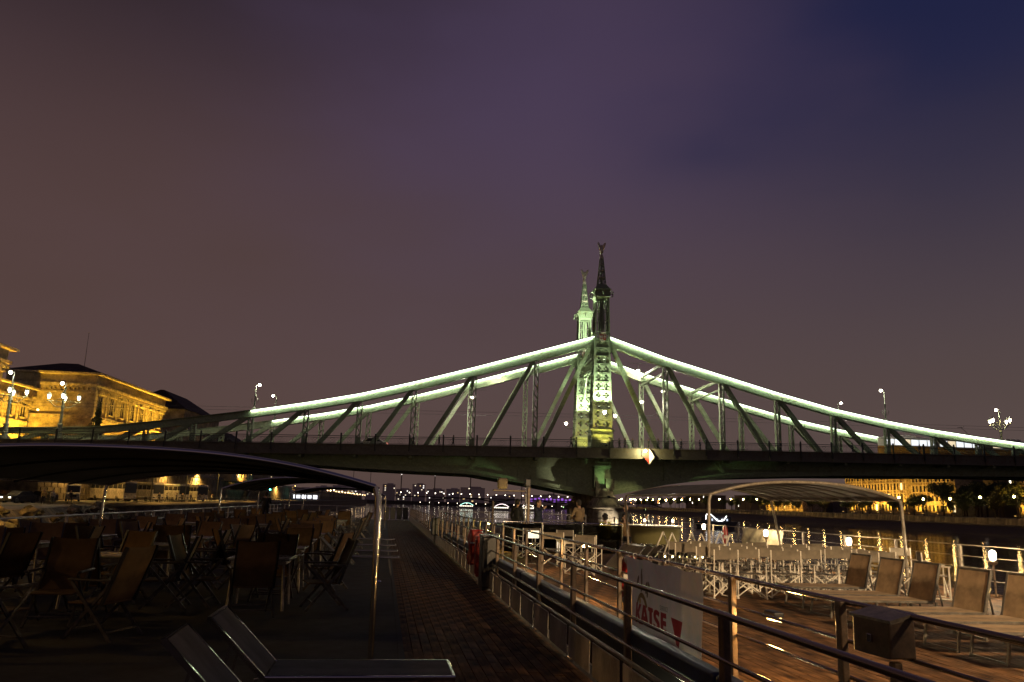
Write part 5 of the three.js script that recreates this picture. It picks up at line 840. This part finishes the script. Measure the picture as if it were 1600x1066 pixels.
// banner with its print
{
  const c = document.createElement('canvas'); c.width = 1024; c.height = 420; const x = c.getContext('2d');
  x.fillStyle = '#f3ece8'; x.fillRect(0, 0, 1024, 420);
  for (let i = 0; i < 900; i++) { x.fillStyle = `rgba(${190 + rnd() * 60 | 0},${180 + rnd() * 50 | 0},${175 + rnd() * 50 | 0},0.06)`; x.beginPath(); x.ellipse(rnd() * 1024, rnd() * 420, 10 + rnd() * 60, 6 + rnd() * 30, rnd() * 3, 0, 7); x.fill(); }
  x.fillStyle = '#6b5836'; for (const [a, b, r, q] of [[220, 70, 18, 0.2], [235, 105, 26, -0.3], [160, 112, 20, 0.5], [250, 150, 16, 0.9], [330, 140, 22, 0.3], [370, 130, 20, -0.6], [345, 165, 16, 0.2]]) { x.beginPath(); x.ellipse(a, b, r * 0.7, r * 1.5, q, 0, 7); x.fill(); }
  x.strokeStyle = '#8a6a2e'; x.lineWidth = 26; x.beginPath(); x.arc(250, 265, 82, Math.PI * 1.02, Math.PI * 1.9); x.stroke();
  x.fillStyle = '#c39a3c'; x.beginPath(); x.arc(225, 215, 16, 0, 7); x.fill();
  x.fillStyle = '#a5121d'; x.font = 'bold 132px sans-serif'; x.save(); x.translate(140, 330); x.scale(1.24, 1); x.fillText('KAISE', 0, 0); x.strokeStyle = '#a5121d'; x.lineWidth = 7; x.strokeText('KAISE', 0, 0); x.restore();
  x.beginPath(); x.moveTo(650, 240); x.lineTo(790, 240); x.lineTo(740, 365); x.lineTo(706, 356); x.closePath(); x.fill();
  x.fillStyle = '#5c5550'; x.font = '30px sans-serif'; x.fillText('SERVICE', 500, 222);
  const tx = new THREE.CanvasTexture(c); tx.colorSpace = THREE.SRGBColorSpace;
  const rows = []; for (let j = 0; j <= 24; j++) { const r = []; for (let i = 0; i <= 40; i++) { const u = i / 40, v = j / 24; r.push(V(3.175 + 0.02 * Math.sin(u * 9 + v * 3) * v + 0.018 * Math.sin((u - 0.55) * 14 + v * 5) * (1 - v), -0.63 - v * 0.95 - 0.018 * Math.sin(u * Math.PI * 3) ** 2 * (1 - v), -10.2 + u * 2.46)); } rows.push(r); }
  const g = quad(rows), uv = g.attributes.uv; for (let j = 0; j <= 24; j++) for (let i = 0; i <= 40; i++) uv.setXY(j * 41 + i, i / 40, 1 - j / 24);
  const t = thing('banner', 'white advertising banner with red KAISE lettering tied to the second ship rail', 'banner');
  obj('cloth', g, std({ map: tx, roughness: 0.6, side: THREE.DoubleSide }), t, true);
  for (const z of [-10.15, -9.55, -8.95, -8.35, -7.8]) obj('tie', [new THREE.TorusGeometry(0.026, 0.003, 5, 12).translate(3.26, -0.615, z)], M.white, t);
}
{ // box on the inner rail of ship 2
  const t = thing('control_box', 'brown steel box with a sloping lid mounted on a post at the inner rail', 'box', [3.2, DY, -4.85], 0.06);
  obj('case', [prism([[-0.08, 0.74], [0.08, 0.74], [0.08, 0.97], [-0.08, 0.93]], 0.34, 0.012).translate(0, 0, -0.17)], mat(0.1, 0.065, 0.045, 0.45, 0, { map: T.grime, uv: 2 }), t);
  obj('lid', [bar(V(0, 0.972, -0.2), V(0, 0.972, 0.2), 0.2, 0.018, V(-0.25, 1, 0).normalize())], M.railGrey, t);
  obj('post', [rb(0.06, 0.7, 0.06, 0, 0.35, 0.1, 0.01)], M.railBrown, t); obj('latch', [rb(0.02, 0.05, 0.04, -0.1, 0.83, 0, 0.006)], M.steel, t);
}
{ // life-saving gear on the walkway rail
  const t = thing('life_jacket_bag', 'crumpled red life-jacket bag hung on the walkway rail', 'bag', [2.0, DY, -17.3]);
  const g = mergeVertices(new THREE.BoxGeometry(0.24, 0.72, 0.5, 6, 12, 10).deleteAttribute('uv').deleteAttribute('normal')), p = g.attributes.position; for (let i = 0; i < p.count; i++) { const y = p.getY(i), z = p.getZ(i), k = 1 + 0.18 * Math.sin(y * 14 + z * 5) + 0.12 * Math.sin(z * 21 - y * 6); p.setXYZ(i, p.getX(i) * k, y, z * (0.92 + 0.1 * Math.sin(y * 9))); } g.computeVertexNormals(); g.setAttribute('uv', new THREE.Float32BufferAttribute(new Float32Array(p.count * 2), 2));
  obj('bag', [g.translate(0, 0.66, 0)], M.red, t); obj('strap', [rod(V(-0.02, 1.0, -0.15), V(0.04, 1.0, -0.15), 0.02), bx(0.26, 0.03, 0.53, 0, 0.75, 0)], M.white, t);
  const r = thing('fire_cabinet', 'narrow red fire cabinet between the red bag and the black box', 'cabinet', [2.02, DY, -16.45]); obj('case', [rb(0.2, 0.78, 0.3, 0, 0.52, 0, 0.02)], M.red, r); obj('door_frame', [rb(0.02, 0.66, 0.24, -0.105, 0.52, 0, 0.006)], M.red, r); obj('handle', [rb(0.02, 0.08, 0.02, -0.12, 0.52, 0.07, 0.005)], M.steel, r);
  const b = thing('black_box', 'tall black equipment box standing at the walkway rail', 'box', [2.03, DY, -15.3]); obj('case', [rb(0.3, 0.92, 0.5, 0, 0.5, 0, 0.03)], M.blackSteel, b); obj('lid', [rb(0.33, 0.04, 0.54, 0, 0.98, 0, 0.012)], M.steel, b); obj('foot', [bx(0.26, 0.05, 0.46, 0, 0.025, 0)], M.blackSteel, b);
  const b2 = thing('black_box', 'small black box on the walkway rail farther towards the bow', 'box', [2.03, DY, -31]); obj('case', [rb(0.3, 0.62, 0.7, 0, 0.62, 0, 0.03)], M.blackSteel, b2); obj('lid', [rb(0.32, 0.03, 0.74, 0, 0.94, 0, 0.01)], M.blackSteel, b2); obj('leg', [bx(0.06, 0.33, 0.06, 0, 0.165, 0.25), bx(0.06, 0.33, 0.06, 0, 0.165, -0.25)], M.blackSteel, b2);
  const ring = (x, y, z, a, label) => { const q = thing('lifebuoy', label, 'lifebuoy', [x, y, z], a); obj('ring', [new THREE.TorusGeometry(0.28, 0.075, 10, 28)], M.red, q); for (let i = 0; i < 4; i++) { const s = new THREE.TorusGeometry(0.28, 0.079, 10, 6, 0.35).rotateZ(i * Math.PI / 2); obj('band', [s], M.white, q); } obj('grab_line', [new THREE.TorusGeometry(0.37, 0.012, 6, 24)], M.white, q); };
  ring(3.42, -1.0, -10.9, Math.PI / 2, 'red lifebuoy on the inner rail just left of the banner'); ring(12.85, -0.95, -29, Math.PI / 2 - 0.3, 'red lifebuoy on the outer railing between two globe lamps');
  // hawser slung from the inner rail
  const rp = thing('mooring_rope', 'frayed rope hanging from the lounger seat to the deck planks', 'rope'); obj('strand', [pipe([V(6.35, -1.27, -6.75), V(6.3, -1.4, -6.78), V(6.24, -1.52, -6.82), V(6.2, -1.585, -6.86)], 0.012, 20, 6)], M.rope, rp); for (let i = 0; i < 5; i++) obj('frayed_end', [rod(V(6.2, -1.58, -6.86), V(6.2 + rr(-0.07, 0.07), -1.592, -6.86 + rr(-0.07, 0.07)), 0.004)], M.rope, rp);
}
{ // mast with covered searchlight
  const t = thing('signal_mast', 'brown mast with a black lamp box and a covered searchlight on its arm', 'mast', [5.03, DY, -28]);
  obj('post', [rb(0.1, 2.2, 0.1, 0.05, 1.1, 0, 0.02)], M.railBrown, t); obj('pole', [rod(V(-0.06, 0.02, 0.06), V(-0.06, 2.15, 0.06), 0.03)], M.steel, t);
  obj('lamp_box', [rb(0.2, 0.26, 0.2, 0, 2.32, 0.02, 0.03), rb(0.12, 0.06, 0.12, 0, 2.16, 0.02, 0.015)], M.blackSteel, t); obj('arm', [rb(1.24, 0.06, 0.06, -0.62, 2.02, 0, 0.015)], M.railBrown, t);
  obj('covered_searchlight', [rb(0.34, 0.38, 0.3, -0.9, 2.26, 0, 0.07)], mat(0.4, 0.31, 0.19, 0.85, 0, { map: T.canvas, uv: 2 }), t);
  const p2 = thing('flag_pole', 'thin dark brown pole standing at the bow railing left of the mast', 'pole', [6.0, DY, -44]); obj('pole', [rb(0.12, 1.7, 0.12, 0, 0.85, 0, 0.03)], M.railBrown, p2); obj('foot', [bx(0.3, 0.03, 0.3, 0, 0.016, 0)], M.railBrown, p2);
}
{ // glass screen before the bar
  const t = thing('glass_windbreak', 'dark glass windbreak in a steel frame behind the folded loungers', 'windbreak');
  const xs = [3.9, 5.2, 6.55, 7.9]; for (let i = 0; i < 3; i++) obj('pane', [bx(xs[i + 1] - xs[i] - 0.06, 0.9, 0.012, (xs[i] + xs[i + 1]) / 2, DY + 0.5, -26)], M.smokeGlass, t);
  for (const x of xs) obj('frame_post', [rb(0.05, 1.0, 0.05, x, DY + 0.5, -26, 0.01)], M.steel, t); obj('top_rail', [rod(V(3.9, DY + 1.0, -26), V(7.9, DY + 1.0, -26), 0.025)], M.steel, t);
  const b = thing('bar_counter', 'dark counter standing behind the glass windbreak', 'counter', [5.6, DY, -27.2]); obj('body', [rb(2.6, 0.86, 0.5, 0, 0.43, 0, 0.02)], M.blackSteel, b); obj('top', [rb(2.7, 0.04, 0.6, 0, 0.885, 0, 0.012)], M.railBrown, b);
  const r = thing('bar_table', 'round white bar table with candles and a string of lights', 'table', [8.35, DY, -24]);
  obj('table_top', [new THREE.CylinderGeometry(0.85, 0.85, 0.04, 36).translate(0, 1.04, 0)], M.white, r); obj('leg', [rod(V(0, 0.02, 0), V(0, 1.02, 0), 0.05), lathe([[0.4, 0], [0.4, 0.03], [0.06, 0.06]], 20)], M.steel, r);
  obj('skirt', [new THREE.CylinderGeometry(0.8, 0.7, 0.55, 24, 1, true).translate(0, 0.72, 0)], mat(0.14, 0.13, 0.05, 0.8, 0, { side: THREE.DoubleSide }), r);
  [[0.5, 0.2, 'beside the bottles on the round bar table'], [-0.45, 0.35, 'on the mast side of the round bar table']].forEach(([x, z, s]) => { const c = thing('candle_lamp', `small lit candle glass ${s}`, 'candle', [8.35 + x, DY + 1.06, -24 + z], 0); obj('glass', [lathe([[0.03, 0], [0.04, 0.01], [0.045, 0.1]], 10)], M.white, c); obj('flame', [ball(0.035, 0, 0.14, 0)], glow(1, 0.85, 0.55, 30), c); point(V(0, 0.15, 0), [1, 0.8, 0.5], 5, 0.04, c); });
  for (let i = 0; i < 3; i++) { const c = thing('bottle', `dark bottle on the round bar table, ${ORD[i]} from the mast`, 'bottle', [8.05 + i * 0.12, DY + 1.06, -24.1], 0, 'bottles on the bar table'); obj('glass', [lathe([[0.035, 0], [0.036, 0.16], [0.014, 0.22], [0.014, 0.29]], 10)], M.darkGlass, c); obj('cap', [lathe([[0.016, 0.28], [0.016, 0.31], [0.001, 0.312]], 8)], M.gilt, c); }
  const s = thing('string_lights', 'short string of yellow lights hung on the trestles', 'lights'); obj('cable', [rod(V(6.7, -1.13, -18.7), V(8.3, -1.13, -18.7), 0.006)], M.blackSteel, s); for (let i = 0; i < 9; i++) obj('bulb', [ball(0.022, 6.75 + i * 0.19, -1.15, -18.7, 8, 6)], glow(1, 0.85, 0.35, 14), s);
  // white lit boards at the bar
  [[4.05, -21.6, 0.36, 0.2, -0.82, 'white lit menu board behind the inner rail left of the mast foot'], [4.9, -22, 0.14, 0.32, -1.15, 'narrow white lit board behind the inner rail right of the mast foot']].forEach(([x, z, w, h, y, l]) => { const c = thing('menu_board', l, 'sign', [x, DY, z]); obj('lit_sign', [rb(w, h, 0.03, 0, y - DY, 0, 0.01)], glow(1, 0.93, 0.72, 0.9), c); obj('stand', [rod(V(0, 0.01, -0.03), V(0, y - DY, -0.03), 0.015), bx(0.26, 0.02, 0.2, 0, 0.012, -0.03)], M.steel, c); });
  // pale cloth on the outer rail
  const w = thing('windbreak_cloth', 'pale cloth windbreak laced to the outer railing behind a globe lamp', 'cloth'); const rows = []; for (let j = 0; j <= 10; j++) { const q = []; for (let i = 0; i <= 20; i++) q.push(V(12.88 + 0.03 * Math.sin(i * 1.3 + j), DY + 0.96 - j * 0.088, -27.6 + i * 0.15)); rows.push(q); } obj('cloth', quad(rows), mat(0.5, 0.44, 0.3, 0.85, 0, { side: THREE.DoubleSide, map: T.canvas, uv: 1 }), w);
}
{ // things stacked at the walkway's far end
  for (let i = 0; i < 4; i++) { const t = thing('stacked_chair', `black folded chair stacked at the far end of the walkway, ${ORD[i]} from the chairs`, 'chair', [0.3 + i * 0.48, DY, -62.5], 0.1 * i, 'folded chairs at the walkway end'); obj('seat', [rb(0.44, 0.9, 0.05, 0, 0.55, 0, 0.02)], M.blackSteel, t); obj('frame', [bar(V(-0.22, 0.01, 0.1), V(-0.22, 1.1, -0.1), 0.03), bar(V(0.22, 0.01, 0.1), V(0.22, 1.1, -0.1), 0.03), bar(V(-0.22, 0.01, -0.1), V(0.22, 1.0, 0.05), 0.03)], M.steel, t); }
}
// mooring line from the ship to the quay
tag(obj('mooring_line', [pipe([V(-7.9, -2.6, -22), V(-16, -3.6, -45), V(-26, -3.2, -70), V(-36.5, -1.75, -94)], 0.03, 30, 6)], M.rope), 'thin mooring line running from the ship rail up to the quay', 'rope');
// ---------- people ----------
function bodyGeo(J, C, res = 84) {                          // J: bones [a, b, ra, rb, colour index]
  const mc = new MarchingCubes(res, M.white, false, false, 60000), h = res / 2, cy = 0.93;
  const B = J.map(([a, b, ra, rb2, c]) => ({ a: V(...a), d: V(...b).sub(V(...a)), ra, rb: rb2, c }));
  B.forEach((b) => { b.l2 = Math.max(1e-6, b.d.lengthSq()); });
  const dist = (x, y, z, b) => { const px = x - b.a.x, py = y - b.a.y, pz = z - b.a.z, t = clamp((px * b.d.x + py * b.d.y + pz * b.d.z) / b.l2); return Math.hypot(px - b.d.x * t, py - b.d.y * t, pz - b.d.z * t) - lerp(b.ra, b.rb, t); };
  const k = 0.028;
  for (let z = 0; z < res; z++) for (let y = 0; y < res; y++) for (let x = 0; x < res; x++) { const X = (x - h) / h, Y = (y - h) / h + cy, Z = (z - h) / h; let m = 9; if (Math.abs(X) < 0.75 && Math.abs(Z) < 0.75) for (const b of B) { const d = dist(X, Y, Z, b); if (d > 0.3) { if (d < m) m = d; continue; } const e = Math.max(k - Math.abs(m - d), 0) / k; m = Math.min(m, d) - e * e * k * 0.25; } mc.field[z * res * res + y * res + x] = -m; }
  mc.isolation = 0; mc.update();
  const n = mc.count, p = mc.positionArray.slice(0, n * 3); for (let i = 0; i < n; i++) p[3 * i + 1] += cy;
  let g = new THREE.BufferGeometry(); g.setAttribute('position', new THREE.BufferAttribute(p, 3)); g = mergeVertices(g, 1e-4); g.computeVertexNormals();
  const cs = new Float32Array(g.attributes.position.count * 3), P = g.attributes.position;
  for (let i = 0; i < P.count; i++) { let m = 9, c = 0; for (const b of B) { const d = dist(P.getX(i), P.getY(i), P.getZ(i), b); if (d < m) { m = d; c = b.c; } } cs.set(C[c], 3 * i); }
  g.setAttribute('color', new THREE.BufferAttribute(cs, 3)); g.setAttribute('uv', new THREE.Float32BufferAttribute(new Float32Array(P.count * 2), 2)); return g;
}
function pose(o = {}) {                                     // colours: 0 trousers, 1 jacket, 2 skin, 3 hair, 4 shoes
  const J = [], sit = o.sit ? 0.42 : 0, P = (x, y, z) => [x, y - sit, z];
  for (const k of [-1, 1]) {
    const st = (o.stride ?? 0.02) * k, hip = P(0.09 * k, 0.93, 0), knee = o.sit ? [0.12 * k, 0.48, 0.42] : [0.1 * k, 0.5, 0.03 + st], ank = o.sit ? [0.12 * k, 0.09, 0.4] : [0.1 * k, 0.09, st * (o.stride ? 2 : 1) - 0.02];
    J.push([hip, knee, 0.095, 0.06, 0], [knee, ank, 0.058, 0.04, 0], [ank, [ank[0] + 0.01 * k, 0.045, ank[2] + 0.16], 0.045, 0.035, 4]);
    const sho = P(0.18 * k, 1.42, 0), el = P(...(o.arms?.[k < 0 ? 0 : 1]?.[0] ?? [0.25 * k, 1.14, -0.02])), wr = P(...(o.arms?.[k < 0 ? 0 : 1]?.[1] ?? [0.24 * k, 0.9, 0.08]));
    J.push([sho, el, 0.062, 0.048, 1], [el, wr, 0.046, 0.033, 1]);
    const d = V(...wr).sub(V(...el)).normalize(), q = V(...wr), pm = q.clone().addScaledVector(d, 0.07); J.push([wr, pm.toArray(), 0.032, 0.036, 2]);
    const side = V(0, 0, 1).cross(d).normalize(); for (let f = 0; f < 4; f++) J.push([pm.clone().addScaledVector(side, (f - 1.5) * 0.021).toArray(), pm.clone().addScaledVector(side, (f - 1.5) * 0.024).addScaledVector(d, 0.06 + (f === 1 || f === 2 ? 0.02 : 0)).add(V(-0.01 * k, 0, 0.02)).toArray(), 0.012, 0.009, 2]);
    J.push([q.clone().addScaledVector(d, 0.02).toArray(), q.clone().addScaledVector(d, 0.05).add(V(-0.02 * k, 0, 0.05)).toArray(), 0.013, 0.011, 2]);
  }
  J.push([P(-0.07, 0.97, 0), P(0.07, 0.97, 0), 0.115, 0.115, o.coat ? 1 : 0], [P(0, 1.0, 0), P(0, 1.3, 0.01), 0.135, 0.15, 1], [P(-0.13, 1.37, 0), P(0.13, 1.37, 0), 0.085, 0.085, 1], [P(-0.06, 1.02, 0), P(0.06, 1.02, 0), 0.13, 0.13, 1]);
  const t = o.tilt ?? 0; J.push([P(0, 1.42, -0.01), P(0, 1.54, 0.01), 0.058, 0.052, 2], [P(0, 1.58, 0.03 + t), P(0, 1.66, 0.02 + t), 0.078, 0.088, 2], [P(0, 1.67, -0.005 + t), P(0, 1.62, -0.03 + t), 0.1, 0.085, 3], [P(0, 1.6, 0.105 + t), P(0, 1.625, 0.1 + t), 0.016, 0.012, 2], [P(0.085, 1.61, 0.01 + t), P(0.088, 1.63, 0.01 + t), 0.02, 0.018, 2], [P(-0.085, 1.61, 0.01 + t), P(-0.088, 1.63, 0.01 + t), 0.02, 0.018, 2]);
  return J;
}
const skinC = [0.36, 0.22, 0.15], hairC = [0.02, 0.015, 0.012], shoeC = [0.02, 0.02, 0.02];
const vcm = std({ color: 0xffffff, vertexColors: true, roughness: 0.85 });
function person(label, x, y, z, turn, geo, k = 1, group) { const o = sh(new THREE.Mesh(geo, vcm)); o.name = numbered('person'); o.position.set(x, y, z); o.rotation.y = turn; o.scale.setScalar(k); scene.add(o); return tag(o, label, 'person', group); }
{
  const dk = [0.015, 0.016, 0.022], C = (jacket, tr = dk) => [tr, jacket, skinC, hairC, shoeC];
  const phone = [[[-0.27, 1.2, 0.1], [-0.1, 1.42, 0.26]], [[0.27, 1.2, 0.1], [0.1, 1.42, 0.26]]];
  person('person in a dark coat standing by the mast, facing the river', 5.02, DY, -30, 2.4, bodyGeo(pose({ coat: 1 }), C([0.016, 0.016, 0.02])), 1.0);
  person('person in a dark blue jacket by the mast raising a hand to the face', 5.75, DY, -29.6, 0.9, bodyGeo(pose({ arms: [phone[0], null] }), C([0.016, 0.022, 0.045])), 1.0);
  const tan = bodyGeo(pose({ arms: [[[-0.28, 1.16, 0.08], [-0.14, 1.1, 0.3]], [[0.28, 1.16, 0.08], [0.12, 1.08, 0.3]]], tilt: 0.02 }), C([0.2, 0.14, 0.08]));
  person('person in a tan jacket standing behind the glass windbreak', 7.42, DY, -30, 3.6, tan, 1.02);
  person('seated person in a yellow top beside the round bar table', 7.6, DY, -27, 3.5, bodyGeo(pose({ sit: 1 }), C([0.5, 0.42, 0.08])), 1.0);
  person('seated person in a brown top behind the round bar table', 8.35, DY, -27.2, 0.4, bodyGeo(pose({ sit: 1 }), C([0.22, 0.13, 0.05])), 1.0);
  const st = bodyGeo(pose({ coat: 1 }), C([0.012, 0.014, 0.018]));
  person('person in black standing behind the awning leg at the bar', 9.25, DY, -30, 0.2, st, 0.95);
  person('seated person seen between the awning legs, nearest the river side', 10.4, DY, -31, 1.2, bodyGeo(pose({ sit: 1 }), C([0.05, 0.05, 0.07])), 1.0);
  for (const [x, z, i] of [[7.6, -27, 0], [8.35, -27.2, 1], [10.4, -31, 2]]) { const t = thing('bar_stool', `low stool under the ${['person in the yellow top', 'person in the brown top', 'seated person nearest the river'][i]}`, 'stool', [x, DY, z]); obj('seat', [rb(0.4, 0.05, 0.4, 0, 0.39, 0, 0.02)], M.railBrown, t); for (const a of [-1, 1]) for (const b of [-1, 1]) obj('leg', [rod(V(a * 0.16, 0.01, b * 0.16), V(a * 0.14, 0.37, b * 0.14), 0.015)], M.steel, t); }
  const photog = bodyGeo(pose({ arms: phone, coat: 1 }), C([0.01, 0.01, 0.012]));
  person('person in black on the foreground deck holding up a camera', -6.4, DY, -46, 3.5, photog, 1.02);
  const walk = [bodyGeo(pose({ stride: 0.14, coat: 1 }), C([0.03, 0.03, 0.035]), 56), bodyGeo(pose({ stride: -0.16 }), C([0.3, 0.28, 0.25]), 56), bodyGeo(pose({ stride: 0.1 }), C([0.05, 0.04, 0.06]), 56)];
  [[-26.5, 0], [-23, 2], [-21, 0], [-4.5, 1], [-3.7, 0], [2.6, 0], [3.2, 2], [4.4, 0], [6.9, 2], [8.0, 0], [11.5, 0], [14.4, 2], [26, 0], [37, 0], [47.6, 2]].forEach(([s, k], i) => { const p = bw(s, deckY(s) - 0.11, -1.7 + (i % 3) * 0.5); person(`${['dark-coated', 'pale-jacketed', 'dark-dressed'][k]} pedestrian on the bridge footway, ${ORD[i]} from the building side`, p.x, p.y, p.z, i % 2 ? 1.6 : -1.6, walk[k], 1, 'pedestrians on the bridge footway'); });
  const yel = bodyGeo(pose({ stride: 0.12 }), C([0.6, 0.4, 0.1]), 56), pale = bodyGeo(pose({ stride: -0.1 }), C([0.4, 0.36, 0.26], [0.05, 0.06, 0.04]), 56);
  person('person in a yellow top walking on the quay beside a companion', -39.9, -1.8, -103, 0.5, yel); person('person in a pale top walking with the one in yellow', -39.3, -1.8, -104, 0.5, pale);
  person('dark figure standing alone at the quay edge beyond the couple', -39.8, -1.8, -111, 1, walk[0]);
  for (let i = 0; i < 14; i++) { const d = 150 + i * 4.2 + rr(0, 2); person(`passer-by in the line in front of the coaches, ${ORD[i]} from the van`, qx(d) - rr(1.6, 3.4), -1.795, -d, rr(0, 6), walk[i % 3], 1, 'passers-by before the coaches'); }
}
renderer.render(scene, camera);
